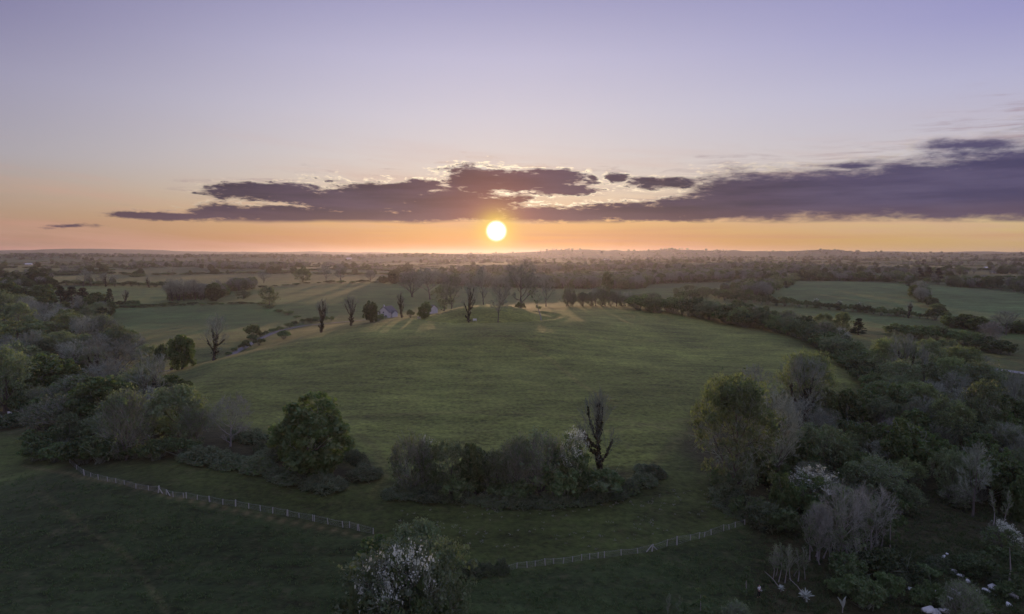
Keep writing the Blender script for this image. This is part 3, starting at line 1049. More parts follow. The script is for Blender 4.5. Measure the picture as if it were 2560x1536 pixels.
for s in range(2):                                             # fresh green young trees
    g = np.random.default_rng(900 + s)
    tr = Bits('palebark')
    tr.tube([(0, 0, 0), (0.02, 0, 0.5), (0.0, 0.02, 0.97)], [0.018, 0.012, 0.003], 6)
    lf = leafage(g, clumps(g, 55, 0.55, 0.24 + 0.1 * s, 0.42, ('cone', 'egg')[s]), 0.07, 60, 0.03, np.array([0, 0, 0.3]), 'fresh', flat=0.5)
    proto('young', [('trunk', tr, None), ('crown', lf, None)], (0.52, 0.7)[s])
for s in range(3):                                             # mounds of bramble and dead bracken
    g = np.random.default_rng(950 + s)
    b = Bits('bramble')
    n = 1500
    a_ = g.uniform(0, 6.28, n)
    r = np.sqrt(g.random(n)) * 1.05
    lump = 0.75 + 0.35 * np.sin(a_ * 3 + s) * np.sin(r * 7 + s) + 0.2 * np.cos(a_ * 5 - s)
    h_ = np.sqrt(np.maximum(1.12 - r * r, 0.02)) * np.clip(lump, 0.25, 1.2)
    c_ = np.c_[r * np.cos(a_), r * np.sin(a_), h_ * 0.85]
    dr_ = g.normal(size=(n, 3)) * [1, 1, 0.25]
    dr_ /= np.linalg.norm(dr_, axis=1)[:, None]
    b.ribbons(c_, c_ + dr_ * 0.34 * g.uniform(0.4, 1, (n, 1)), 0.045, g, 0, 0.35)
    lf = leafage(g, np.c_[c_[:150, :2] * 0.98, c_[:150, 2] * 0.72], 0.13, 34, 0.07, np.array([0, 0, -0.4]), 'bush', flat=0.5)
    proto('bramble', [('stem', b, None), ('foliage', lf, None)], 2.0)

NAMES = dict(dense=('broadleaf_tree', 'tree'), bare=('bare_tree', 'tree'), ivy=('ivy_clad_tree', 'tree'), stub=('ivy_clad_trunk_tree', 'tree'),
             bud=('budding_tree', 'tree'), olive=('young_leaf_tree', 'tree'), poplar=('poplar_tree', 'tree'), conifer=('conifer_tree', 'tree'),
             bush=('hedge_bush', 'bush'), willow=('willow_bush', 'bush'), haw=('hawthorn_bush', 'bush'), sapling=('sapling_tree', 'tree'),
             palebare=('pale_bark_tree', 'tree'), young=('young_tree', 'tree'), bramble=('bramble_bush', 'bush'))
_made, _turn, FIRST = {}, {}, {}
TRIS = 0


def plant_meshes(kind, i, whole):
    """meshes of a prototype, made once: as parts, or as one mesh for plants too small to show parts"""
    global TRIS
    key = (kind, i, whole)
    if key not in _made:
        parts, wd = PROTO[kind][i]
        if whole:
            b = Bits(*parts[0][1].mats)
            for _, p, _ in parts:
                b.join(p)
            _made[key] = ([(NAMES[kind][0], b.mesh(NAMES[kind][0]), None)], wd)
        else:
            _made[key] = ([(n, p.mesh(n), par) for n, p, par in parts], wd)
        for _, me_, _ in _made[key][0]:
            TRIS += len(me_.loops) - 2 * len(me_.polygons)
    return _made[key]


prng = random.Random(5)


def plant(kind, pos, H, W, label, group=None, whole=False, which=None, rot=None):
    i = which if which is not None else _turn.get(kind, 0) % len(PROTO[kind])
    _turn[kind] = _turn.get(kind, 0) + 1
    parts, wd = plant_meshes(kind, i, whole)
    nm, cat = NAMES[kind]
    root = link(nm, parts[0][1] if whole else None, loc=(pos[0], pos[1], pos[2] - 0.15))
    FIRST.setdefault((kind, i, whole), root)
    root.rotation_euler = (0, 0, prng.uniform(-3.14, 3.14) if rot is None else rot)
    root.scale = (W / wd, W / wd, H)
    root['label'], root['category'] = label, cat
    if group:
        root['group'] = group
    if not whole:
        root.empty_display_size = 0.2
        made = {}
        for n, me_, par in parts:
            made[n] = link(n, me_, parent=made[par] if par else root)
    return root


def put(kind, px, top, base, wpx, label, d=None, group=None, whole=None, which=None, rot=None):
    """a plant whose foot, top and width are read off the photograph; d = distance where the foot is hidden"""
    if d is None:
        x, y, z = ground_at(px, base)
    else:
        x, y, _ = at(px, base, d)
        z = zt(x, y)
    H = max(at(px, top, y)[2] - z, 0.4)
    fwd = y * math.cos(PITCH) + (EYE[2] - z) * math.sin(PITCH)
    W = wpx / F * fwd
    if whole is None:
        whole = (base - top) < 26 and wpx < 40
    return plant(kind, (x, y, z), H, W, label, group, whole, which, rot)


def along(pts, n):
    pts = np.array(pts, float)
    s_ = np.r_[0, np.cumsum(np.hypot(*np.diff(pts, axis=0).T))]
    t = (np.arange(n) + 0.5) / n * s_[-1]
    return np.c_[np.interp(t, s_, pts[:, 0]), np.interp(t, s_, pts[:, 1])]


ORD = ['first', 'second', 'third', 'fourth', 'fifth', 'sixth', 'seventh', 'eighth', 'ninth', 'tenth', 'eleventh', 'twelfth', 'thirteenth', 'fourteenth', 'fifteenth', 'sixteenth', 'seventeenth', 'eighteenth',
       'nineteenth', 'twentieth'] + ['twenty-' + x for x in ('first', 'second', 'third', 'fourth', 'fifth', 'sixth', 'seventh', 'eighth', 'ninth')] + ['thirtieth'] + ['thirty-' + x for x in ('first', 'second', 'third', 'fourth', 'fifth', 'sixth', 'seventh', 'eighth', 'ninth')]


def tell_apart(made):
    """plants that share a description are counted off from the left of their hedge or wood"""
    by = {}
    for px, o in made:
        by.setdefault(o['label'], []).append((px, o))
    for v in by.values():
        v.sort(key=lambda c_: c_[0])
        for k, (_, o) in enumerate(v):
            if len(v) == 2:
                o['label'] = ('left-hand ', 'right-hand ')[k] + o['label']
            elif len(v) > 2:
                o['label'] = ('leftmost ' if k == 0 else 'rightmost ' if k == len(v) - 1 else ORD[k] + '-from-left ') + o['label']


def row(kinds, pts, n, h0, h1, label, group, wr=1.3, jit=1.5, d=None, whole=None):
    """a hedge or line of plants; the points are where it stands in the photograph"""
    made = []
    for k, (px, py) in enumerate(along(pts, n)):
        kind = kinds[k % len(kinds)] if prng.random() < 0.7 else prng.choice(kinds)
        h = prng.uniform(h0, h1)
        lb = label[kind] if isinstance(label, dict) else label
        gp = group if not isinstance(label, dict) else group + ' ' + NAMES[kind][0].replace('_', ' ')
        px += prng.uniform(-jit, jit) * 2
        o = put(kind, px, py + prng.uniform(-jit, jit) - h, py + prng.uniform(-jit, jit), h * wr * prng.uniform(0.8, 1.25), lb, d, gp, whole)
        made.append((px, o))
    tell_apart(made)


def fill(kinds, poly, n, h0, h1, label, group, wr, seed):
    """trees standing close together over a piece of ground, evenly spread"""
    g = np.random.default_rng(seed)
    q = np.array(poly, float)
    got = []
    while len(got) < n:
        best = None
        for _ in range(14):
            c_ = np.array([g.uniform(q[:, 0].min(), q[:, 0].max()), g.uniform(q[:, 1].min(), q[:, 1].max())])
            if not in_poly(c_[:1], c_[1:], poly)[0]:
                continue
            d_ = min([math.hypot(c_[0] - o[0], (c_[1] - o[1]) * 2.0) for o in got], default=1e9)
            if best is None or d_ > best[0]:
                best = (d_, c_)
        got.append(best[1])
    made = []
    for k, (px, py) in enumerate(sorted(map(tuple, got), key=lambda c_: c_[1])):
        kind = kinds[g.integers(len(kinds))]
        h = g.uniform(h0, h1) * (0.62 if kind in ('bush', 'willow') else 1.0)
        o = put(kind, px, py - h, py, h * wr * g.uniform(0.8, 1.2) * (1.5 if kind in ('bush', 'willow') else 1.0), label % NAMES[kind][0].replace('_', ' '), None, group + ' ' + NAMES[kind][0].replace('_', ' '), False)
        made.append((px, o))
    tell_apart(made)
# ------------------------------------------------------------------ single trees and bushes, as read off the photograph: kind, x, top, foot, width, label[, distance]
SINGLES = [
    # the big plants at the near side of the hill
    ('dense', 772, 997, 1186, 188, 'big rounded dark green tree standing alone among brambles at the near foot of the hill', None, 0),
    ('stub', 1500, 988, 1205, 128, 'bare twiggy tree with leaning dark ivy trunk at the right end of the bush row', None, 1),
    ('willow', 1030, 1096, 1232, 112, 'grey twiggy willow at the left end of the bush row on the hill foot', None, 0),
    ('haw', 1068, 1098, 1228, 74, 'hawthorn with a white blossom streak near the left end of the bush row', None, 1),
    ('olive', 1122, 1104, 1232, 96, 'olive bushy tree right of the white blossom streak in the bush row', None, 0),
    ('dense', 1188, 1106, 1236, 88, 'dark leafy bushy tree left of the dip in the bush row', None, 1),
    ('olive', 1240, 1128, 1240, 84, 'lowest yellowish bushy tree at the dip of the bush row', None, 1),
    ('willow', 1292, 1104, 1244, 98, 'grey twiggy thicket just right of the dip in the bush row', None, 1),
    ('willow', 1352, 1086, 1244, 130, 'tall grey brown twiggy thicket in the middle of the bush row', None, 2),
    ('haw', 1430, 1082, 1236, 108, 'hawthorn with white blossom on its crown near the ivy trunk', None, 0),
    ('bush', 1395, 1150, 1252, 110, 'low dark bush in front of the blossoming hawthorn of the row', None, 0),
    ('bush', 1150, 1175, 1246, 110, 'low dark bush under the olive tree of the row', None, 1),
    ('bush', 1275, 1185, 1252, 110, 'low dark bush in front of the dip in the row', None, 2),
    ('bush', 1500, 1160, 1236, 120, 'dark bush around the foot of the leaning ivy trunk', None, 3),
    ('palebare', 576, 990, 1116, 116, 'pale grey bare tree with a fan of fine branches left of the dark rounded tree', None, 0),
    ('willow', 486, 1012, 1122, 100, 'purplish twiggy bush just left of the pale bare tree', None, 0),
    ('olive', 440, 968, 1120, 150, 'olive leafy tree behind the purplish bush at the hill corner', None, 0),
    ('willow', 318, 990, 1150, 145, 'grey twiggy domed thicket above the left end of the wire fence', None, 1),
    ('dense', 268, 936, 1070, 125, 'dark green lumpy tree behind the grey domed thicket', None, 2),
    ('ivy', 374, 882, 1035, 120, 'bare spreading tree with dark ivy stem at the left corner of the hill field', None, 1),
    ('bare', 300, 852, 985, 120, 'purple grey bare tree behind the dark green lumpy tree', 232, 1),
    ('ivy', 250, 840, 985, 84, 'slim bare tree with black ivy trunk between the big dark dome and the hill corner', 236, 2),
    ('dense', 92, 878, 1000, 150, 'large dark green domed tree near the left edge', None, 3),
    ('olive', 14, 872, 1032, 120, 'brownish leafy tree cut by the left edge of the picture', None, 1),
    ('bare', 190, 848, 955, 96, 'grey bare tree right of the large dark dome', 262, 0),
    ('poplar', 44, 802, 905, 72, 'pale green poplar like tree behind the large dark dome', 300, 0),
    ('poplar', 12, 812, 905, 60, 'pale poplar at the left edge above the brownish tree', 310, 1),
    ('poplar', 108, 832, 900, 44, 'small pale yellowish poplar right above the large dark dome', 298, 0),
    ('olive', 152, 830, 900, 74, 'olive tree between the pale poplars and the grey bare tree', 300, 0),
    ('willow', 160, 990, 1090, 120, 'grey green twiggy dome right of the white specks at the left', None, 2),
    ('olive', 205, 985, 1085, 84, 'grey olive bush behind the fence end left of the lumpy tree', None, 1),
    ('bush', 95, 1072, 1122, 80, 'dark rounded scrub bush at the left end of the thicket', None, 0),
    ('bush', 112, 1092, 1150, 92, 'dark brownish bush beside the first fence post', None, 1),
    ('bush', 160, 1055, 1110, 90, 'yellow topped dark bush above the first fence post', None, 2),
    ('bush', 205, 1078, 1160, 100, 'dark bush directly above the fence corner post', None, 3),
    ('bush', 250, 1085, 1158, 90, 'dark bush under the grey domed thicket', None, 0),
    ('bush', 390, 1090, 1150, 90, 'black green bush at the foot of the olive corner tree', None, 1),
    ('bush', 455, 1085, 1140, 80, 'low dark bush between the grey dome and the pale bare tree', None, 2),
    ('bush', 30, 1030, 1068, 110, 'low dark bush below the white signboard at the left edge', None, 1),
    # left shoulder of the hill
    ('ivy', 535, 790, 903, 88, 'big bare ivy hung tree standing alone on the left shoulder of the hill', 247, 0),
    ('stub', 428, 830, 905, 34, 'dark pointed ivy trunk left of the green ivy column', 262, 2),
    ('dense', 456, 834, 930, 58, 'green ivy covered column tree at the hill edge', 246, 2),
    ('bush', 405, 850, 905, 36, 'grey green bush left of the pointed ivy trunk', 270, 3),
    ('bush', 633, 808, 845, 40, 'rounded bush by the lane right of the big bare ivy hung tree', 360, 0),
    ('bush', 612, 850, 874, 26, 'small dark round bush on the hill edge, nearest the bare ivy hung tree', None, 1),
    ('bush', 648, 842, 864, 28, 'second small dark round bush along the hill edge', None, 2),
    ('bush', 710, 822, 848, 34, 'third and largest small round bush along the hill edge', None, 3),
    ('stub', 803, 746, 824, 50, 'first ivy wrapped bare trunk from the left on the skyline of the hill', 300, 0),
    ('stub', 877, 742, 808, 54, 'second ivy wrapped tree with many upright limbs beside the farmhouse lane', 306, 1),
    ('dense', 926, 752, 806, 36, 'compact ivy wrapped tree right in front of the pale farmhouse', 306, 1),
    ('bush', 945, 783, 800, 40, 'low pale bush in front of the farmhouse gable', 322, 0),
    ('stub', 1005, 720, 792, 28, 'tall forked ivy trunk right of the farmhouse', 330, 2),
    ('bush', 1026, 770, 795, 24, 'small dark shrub beside the tall forked ivy trunk', 318, 2),
    ('dense', 1060, 756, 800, 36, 'small dark leafy tree beside the white notice board left of the mound', 314, 0),
    ('stub', 1172, 706, 806, 52, 'thick ivy trunk tree at the front foot of the mound', None, 1),
    ('bare', 1245, 735, 806, 44, 'dim bare tree at the front foot of the mound right of the thick ivy trunk', None, 2),
    ('bare', 1302, 652, 776, 92, 'tallest wide bare tree standing at the right flank of the mound', 345, 0),
    ('bush', 1300, 752, 777, 26, 'ivy bush around the foot of the tallest bare tree', 340, 1),
    ('sapling', 1353, 690, 801, 44, 'slender lone sapling at the right end of the mound ditch', None, 0),
    ('bare', 1210, 668, 790, 50, 'thin bare tree behind the mound in the sun glare', 380, 2),
    ('bare', 1130, 690, 775, 56, 'hazy bare tree behind the left flank of the mound', 380, 1),
    ('bare', 1075, 672, 745, 90, 'broad hazy bare tree behind the field right of the farmhouse', 600, 1),
    ('bare', 1030, 678, 742, 70, 'broad bare tree right of the dark tree clump on the far field edge', 620, 3),
    ('olive', 1110, 715, 765, 54, 'soft yellowish bush left behind the mound', 480, 0),
    ('bare', 1255, 690, 770, 56, 'hazy bare tree left of the tallest bare tree', 400, 3),
    ('bare', 1365, 690, 770, 52, 'hazy bare tree right of the tallest bare tree', 420, 1),
    ('dense', 960, 690, 712, 32, 'dark tree clump at the end of the far field hedge, left half', 840, 1),
    ('dense', 988, 678, 713, 36, 'dark tree clump at the end of the far field hedge, taller right half', 830, 0),
    # middle distance, left
    ('dense', 32, 679, 711, 38, 'dark round tree by the far left edge, the smaller of two', 860, 1),
    ('dense', 94, 675, 709, 46, 'dark round tree in the far left hedge, the larger of two', 850, 0),
    ('stub', 133, 682, 709, 20, 'slim bare tree right of the two dark round trees', 850, 0),
    ('bare', 208, 672, 712, 30, 'pale bare tree in the hedge behind the left meadow, first of three', 840, 2),
    ('bare', 226, 678, 712, 26, 'pale bare tree in the hedge behind the left meadow, second of three', 840, 1),
    ('stub', 264, 683, 712, 22, 'dark ivy tree in the hedge behind the left meadow', 840, 1),
    ('bare', 287, 684, 712, 24, 'pale bare tree in the hedge behind the left meadow, third of three', 840, 0),
    ('stub', 373, 692, 714, 18, 'small dark trunk in the hedge behind the left meadow', 830, 0),
    ('conifer', 152, 716, 752, 44, 'dark evergreen in the block left of the meadow, first from left', 640, 0),
    ('conifer', 180, 717, 754, 46, 'dark evergreen in the block left of the meadow, second from left', 640, 1),
    ('conifer', 207, 720, 756, 44, 'dark evergreen in the block left of the meadow, third from left', 640, 0),
    ('dense', 240, 730, 768, 46, 'dark bushy evergreen in the block left of the meadow, fourth from left', 600, 2),
    ('conifer', 275, 722, 766, 26, 'pointed dark evergreen at the meadow corner', 600, 1),
    ('stub', 310, 724, 756, 28, 'forked pollard tree on the left meadow edge', 640, 0),
    ('bush', 333, 747, 770, 30, 'dark round bush below the forked pollard', 610, 2),
    ('bush', 303, 750, 770, 32, 'dark bush left of the round bush below the forked pollard', 612, 3),
    ('dense', 540, 711, 760, 50, 'round green tree right of the purple grove on the hedge', 640, 0),
    ('olive', 608, 726, 760, 38, 'rounded olive bush in the hedge right of the round green tree', 640, 1),
    ('olive', 674, 718, 768, 50, 'olive tree at the bend of the field hedge', 560, 0),
    ('dense', 579, 662, 682, 32, 'far dark domed tree right of the long white shed', 1500, 1),
    ('bare', 592, 700, 725, 22, 'small hedge tree in the far grey field, first from left', 900, 2),
    ('bare', 628, 693, 722, 22, 'small hedge tree in the far grey field, second from left', 900, 0),
    ('bare', 660, 678, 718, 36, 'twin bare hedge tree left of the pale budding one', 900, 0),
    ('bud', 757, 672, 708, 38, 'pale budding tree alone on the far hedge line', 900, 0),
    ('bare', 815, 664, 706, 34, 'purple bare tree on the far hedge line, left of a pair', 900, 1),
    ('bare', 852, 662, 706, 36, 'purple bare tree on the far hedge line, right of a pair', 900, 0),
    ('bare', 926, 676, 706, 30, 'broad grey bare tree near the dark clump on the far hedge', 900, 3),
    # middle distance, right
    ('dense', 1882, 680, 702, 22, 'dark oval tree left of the upper right field', 1000, 1),
    ('olive', 1722, 713, 744, 38, 'round pale tree in the low ground left of the right fields', 660, 0),
    ('olive', 1690, 720, 740, 18, 'little pale tree beside the round pale tree', 665, 1),
    ('conifer', 2298, 670, 702, 24, 'dark pine behind the right fields, left of three', 980, 0),
    ('conifer', 2322, 668, 702, 26, 'dark pine behind the right fields, middle of three', 980, 1),
    ('conifer', 2345, 670, 702, 24, 'dark pine behind the right fields, right of three', 980, 0),
    ('stub', 2270, 754, 796, 26, 'single ragged upright tree in the hedge below the wide right field', None, 0),
    ('bush', 1892, 768, 780, 26, 'lone dark bush in the open field below the hedge', None, 1),
    ('bud', 2058, 785, 842, 44, 'feathery yellowish tree on the right hill hedge, shorter of two', 330, 0),
    ('bud', 2104, 780, 846, 38, 'feathery yellowish tree on the right hill hedge, taller of two', 325, 2),
    ('conifer', 2145, 796, 848, 40, 'dark cone shaped evergreen behind the right hill hedge', 330, 1),
    ('haw', 2100, 820, 862, 34, 'white blossoming hawthorn inside the right hill hedge, upper one', None, 2),
    ('haw', 2118, 836, 880, 32, 'white blossoming hawthorn inside the right hill hedge, lower one', None, 0),
    ('haw', 2225, 813, 832, 18, 'small white blossoming hawthorn in the middle of the right valley', None, 2),
    ('haw', 2375, 796, 818, 30, 'flat white topped hawthorn at the corner of the right fields', None, 0),
    ('haw', 2040, 748, 770, 20, 'pale flowering hawthorn in the hedge below the wide right field, left one', None, 2),
    ('haw', 2098, 753, 776, 20, 'pale flowering hawthorn in the hedge below the wide right field, middle one', None, 0),
    ('haw', 2150, 757, 780, 20, 'pale flowering hawthorn in the hedge below the wide right field, right one', None, 1),
    ('haw', 2303, 742, 756, 16, 'whitish flowering bush halfway up the hedge between the right fields', None, 2),
    ('palebare', 2477, 806, 872, 60, 'round headed bare tree with many stems at the right valley hedge', None, 1),
    ('bare', 2515, 778, 838, 70, 'purple bare tree behind the round headed bare tree', None, 1),
    ('bush', 2486, 850, 882, 62, 'dark bush under the round headed bare tree', None, 0),
    ('dense', 2430, 786, 820, 56, 'dark leafy tree at the right end of the valley hedge', None, 1),
    ('ivy', 2262, 838, 975, 96, 'ivy hung tree with black trunk and brownish twigs in the right wood', None, 0),
    ('bud', 2212, 852, 950, 74, 'brown budding tree left of the black ivy trunk in the right wood', None, 1),
    ('bare', 2312, 870, 965, 50, 'purple bare tree right of the black ivy trunk', None, 2),
    ('bush', 2346, 928, 990, 50, 'dark bush right of the purple bare tree in the wood', None, 0),
    ('olive', 2366, 848, 905, 58, 'fuzzy green tree above the rounded wood at right', None, 0),
    ('bud', 2400, 872, 968, 96, 'rounded yellow edged tree of the right wood, uppermost', None, 1),
    ('olive', 2442, 910, 1018, 124, 'broad yellow green tree below the pale track at right', None, 1),
    ('bare', 2536, 930, 1060, 66, 'purple leafless tree at the right edge below the pale track', None, 1),
    ('bush', 2545, 925, 980, 44, 'dark bush at the right edge by the pale track', None, 2),
    ('olive', 2464, 956, 1110, 104, 'tall dark domed tree with yellowish crown in the right wood', None, 0),
    ('palebare', 2466, 996, 1090, 52, 'white stemmed bare tree in front of the dark domed tree', 166, 1),
    ('bud', 2372, 1002, 1112, 94, 'rounded yellow topped budding tree in the middle of the right wood', None, 0),
    ('willow', 2288, 1010, 1092, 74, 'grey rounded thicket left of the yellow topped budding tree', None, 1),
    ('bush', 2330, 962, 1022, 56, 'dark bush between the black ivy trunk and the budding tree', None, 1),
    ('dense', 2262, 952, 1028, 74, 'dark leafy tree below the black ivy trunk', None, 2),
    ('bush', 2202, 944, 992, 60, 'dark bush with whitish flecks at the hill corner', None, 3),
    ('dense', 2180, 978, 1056, 60, 'dark leafy tree right of the hill corner', None, 3),
    ('dense', 2124, 976, 1072, 70, 'dark rounded tree at the right corner of the hill field', None, 0),
    ('dense', 2064, 970, 1068, 62, 'dark ivy covered tree left of the rounded corner tree', None, 2),
    ('ivy', 2000, 888, 1078, 140, 'big yellow tipped tree with dark ivy arms right of the hill foot', None, 0),
    ('bud', 2012, 890, 1070, 130, 'yellow tipped crown behind the dark ivy arms', 166, 1),
    ('bare', 1890, 912, 1050, 100, 'grey bare tree behind the great budding tree at right', None, 0),
    ('bud', 1830, 956, 1238, 200, 'great domed budding tree at the right foot of the hill', None, 1),
    ('bare', 1936, 985, 1220, 130, 'purple twiggy tree joined to the great domed budding tree', None, 3),
    ('olive', 2044, 1062, 1188, 116, 'rounded olive tree right of the great budding tree', None, 0),
    ('dense', 1990, 1080, 1190, 70, 'dark tree between the great budding tree and the olive one', None, 3),
    ('bud', 2136, 1078, 1152, 58, 'small brownish budding tree right of the olive tree', None, 2),
    ('dense', 2262, 1046, 1196, 120, 'dark green dome in the middle of the right wood', None, 1),
    ('palebare', 2226, 1046, 1178, 66, 'white stemmed bare tree in front of the dark green dome', 146, 1),
    ('olive', 2188, 1148, 1262, 128, 'grey green dome below the white stemmed bare tree', None, 1),
    ('olive', 2370, 1126, 1248, 80, 'olive tree at the dark hollow in the right wood', None, 0),
    ('bare', 2432, 1112, 1292, 86, 'tall grey bare tree right of the dark hollow', None, 2),
    ('dense', 2446, 1080, 1170, 66, 'dark tree behind the tall grey bare tree', None, 2),
    ('bare', 2520, 1060, 1172, 84, 'bare tree near the right edge level with the dark hollow', None, 3),
    ('dense', 2550, 1180, 1300, 60, 'dark green tree cut by the right edge above the blossoming shrub', None, 0),
    ('dense', 2500, 1130, 1230, 80, 'dark tree behind the pale twin stems', None, 3),
    ('sapling', 2484, 1202, 1312, 42, 'pale slim sapling beside the blossoming shrub, left of a pair', None, 0),
    ('sapling', 2508, 1206, 1316, 40, 'pale slim sapling beside the blossoming shrub, right of a pair', None, 1),
    ('haw', 2040, 1176, 1282, 146, 'large hawthorn splashed with white blossom above the bare saplings', None, 2),
    ('dense', 1960, 1180, 1300, 70, 'dark bushy tree left of the large blossoming hawthorn', None, 1),
    ('haw', 2502, 1308, 1380, 92, 'round hawthorn covered with white blossom near the right edge', None, 2),
    ('young', 2522, 1366, 1470, 110, 'soft green young tree below the round blossoming hawthorn', None, 1),
    ('young', 2225, 1246, 1378, 66, 'soft green young tree at the right side of the bare thicket', None, 1),
    ('willow', 2405, 1462, 1560, 100, 'grey green bush among the white boulders', None, 0),
    ('bush', 2330, 1450, 1510, 70, 'dark bush left of the grey green bush among the boulders', None, 2),
    ('bush', 2120, 1380, 1450, 110, 'dark brush under the bare thicket', None, 1),
    ('bush', 2210, 1360, 1440, 100, 'dark brush right of the bare thicket', None, 3),
    ('bush', 2160, 1440, 1520, 100, 'black undergrowth bush below the bare thicket', None, 0),
    ('palebare', 2105, 1215, 1396, 120, 'fan shaped pale bare tree in the left half of the whitish sapling thicket', None, 0),
    ('palebare', 2178, 1218, 1384, 120, 'fan shaped pale bare tree in the right half of the whitish sapling thicket', None, 0),
    ('palebare', 2046, 1262, 1404, 70, 'narrow pale bare tree at the left end of the whitish sapling thicket', None, 1),
    ('bush', 2300, 1468, 1512, 60, 'dark scrub bush between the boulders, left of two', None, 1),
    ('bush', 2440, 1484, 1530, 70, 'dark scrub bush between the boulders, right of two', None, 3),
    # bottom of the picture
    ('young', 1866, 1412, 1490, 46, 'feathery green young larch left of the person', None, 0),
    ('young', 1748, 1482, 1590, 86, 'bright green young tree at the bottom edge', None, 1),
    ('willow', 1840, 1508, 1580, 70, 'grey shrub at the bottom edge below the person', None, 2),
    ('sapling', 1668, 1465, 1560, 26, 'thin bare sapling left of the bright green young tree, left one', None, 2),
    ('sapling', 1692, 1468, 1560, 26, 'thin bare sapling left of the bright green young tree, right one', None, 0),
    ('olive', 1040, 1308, 1500, 150, 'grey green rounded tree at the top of the bottom thicket', None, 0),
    ('dense', 970, 1344, 1520, 150, 'leafy olive tree on the left side of the bottom thicket', None, 0),
    ('haw', 944, 1396, 1665, 170, 'hawthorn with white blossom on the left of the bottom thicket', None, 1),
    ('haw', 1032, 1380, 1670, 190, 'hawthorn with speckled white blossom in the centre of the bottom thicket', None, 0),
    ('olive', 985, 1376, 1640, 250, 'large grey green tree filling the lower left of the bottom thicket', None, 1),
    ('olive', 1085, 1352, 1620, 180, 'grey green tree on the right side of the bottom thicket', None, 0),
    ('bush', 912, 1450, 1600, 140, 'leafy bush at the bottom edge left of the thicket', None, 1),
    ('bush', 1110, 1405, 1470, 70, 'dark shrub linking the bottom thicket with the low hedge', None, 3),
]
for kind, px, top, base, wpx, label, d, which in SINGLES:
    put(kind, px, top, base, wpx, label, d, which=which % len(PROTO[kind]))

saps = []
# yellow-tipped thicket of bare saplings right of the field corner
for k, (px, base, top) in enumerate([(1930, 1452, 1335), (1946, 1456, 1330), (1962, 1458, 1345), (1978, 1452, 1340), (1995, 1454, 1350), (2012, 1448, 1345), (1938, 1440, 1362), (1985, 1440, 1360)]):
    saps.append((px, put('sapling', px, top, base, 38, 'yellowish bare sapling in the small stand right of the person', None, 'yellowish saplings beside the person')))
for k, (px, base, top) in enumerate([(2024, 1400, 1262), (2040, 1392, 1252), (2058, 1396, 1258), (2076, 1384, 1240), (2098, 1382, 1232), (2118, 1388, 1225), (2140, 1380, 1210), (2160, 1378, 1222), (2182, 1372, 1235),
                                     (2204, 1366, 1248), (2090, 1404, 1290), (2130, 1406, 1288), (2170, 1398, 1285), (2050, 1412, 1300), (2032, 1380, 1250), (2068, 1376, 1236), (2108, 1366, 1212), (2150, 1362, 1205), (2192, 1356, 1222), (2078, 1420, 1305), (2112, 1424, 1308), (2152, 1420, 1300)]):
    saps.append((px, put('sapling', px, top, base, 52, 'whitish bare sapling in the leaning thicket below the blossoming hawthorn', None, 'whitish saplings below the hawthorn')))
tell_apart(saps)

# ------------------------------------------------------------------ hedges and lines of bushes
row(['bush', 'bush', 'olive', 'bush'], [(1590, 776), (1700, 786), (1790, 801), (1900, 822), (1975, 835), (2040, 862), (2100, 898), (2150, 940), (2185, 975)], 38, 34, 54,
    dict(bush='dark rounded bush in the long hedge along the right edge of the hill', olive='lighter leafy tree in the long hedge along the right edge of the hill'), 'right hill hedge', 1.35, 3)
row(['bush', 'bush', 'willow'], [(1800, 792), (1930, 815), (2020, 838), (2090, 872), (2160, 915)], 12, 40, 56,
    dict(bush='dark bush in the second rank of the right hill hedge', willow='grey twiggy bush in the second rank of the right hill hedge'), 'second rank of the right hill hedge', 1.3, 5, None)
row(['bare', 'willow'], [(1405, 772), (1480, 770), (1560, 775), (1640, 783)], 18, 34, 52,
    dict(bare='thin purple bare tree in the line behind the right part of the hill', willow='grey purple thicket in the line behind the right part of the hill'), 'line behind the hill field', 0.8, 3, 400)
row(['bush'], [(1800, 750), (1920, 762), (2060, 772), (2200, 787), (2325, 799)], 28, 17, 27, 'dark bush in the hedge below the wide right field', 'hedge below the wide right field', 1.15, 1.5)
row(['bush'], [(2268, 705), (2290, 730), (2320, 762), (2372, 797)], 16, 14, 26, 'rounded bush in the hedge running up between the two right fields', 'hedge between the two right fields', 1.3, 1.5)
row(['olive', 'bush', 'bare'], [(1930, 722), (1985, 701), (2080, 701), (2180, 703), (2262, 706)], 20, 14, 30,
    dict(olive='leafy tree on the top hedge of the wide right field', bush='bush on the top hedge of the wide right field', bare='bare tree on the top hedge of the wide right field'), 'top hedge of the wide right field', 1.2, 2)
row(['bush'], [(2275, 706), (2400, 715), (2500, 725), (2600, 740)], 12, 12, 20, 'dark bush on the top hedge of the far right field', 'top hedge of the far right field', 1.5, 1.5)
row(['bush', 'dense'], [(2330, 800), (2370, 815), (2440, 826), (2600, 838)], 12, 24, 40,
    dict(bush='bush in the valley hedge at the right edge', dense='dark small tree in the valley hedge at the right edge'), 'valley hedge at the right edge', 1.3, 3)
row(['bush'], [(2230, 836), (2300, 846), (2370, 852), (2450, 872), (2530, 890)], 14, 26, 42, 'dark bush in the lower valley hedge above the right wood', 'lower valley hedge above the right wood', 1.4, 3)
row(['bush', 'olive', 'bush'], [(1700, 752), (1760, 745), (1830, 748), (1925, 728), (1985, 712)], 26, 15, 26,
    dict(bush='bush in the tangle left of the wide right field', olive='pale leafy tree in the tangle left of the wide right field'), 'tangle left of the wide right field', 1.3, 5)
row(['bush'], [(275, 771), (360, 768), (450, 764), (560, 762), (640, 760), (690, 776), (755, 800)], 20, 6, 12, 'low bush in the hedge above the large lower left field', 'hedge above the lower left field', 2.8, 1)
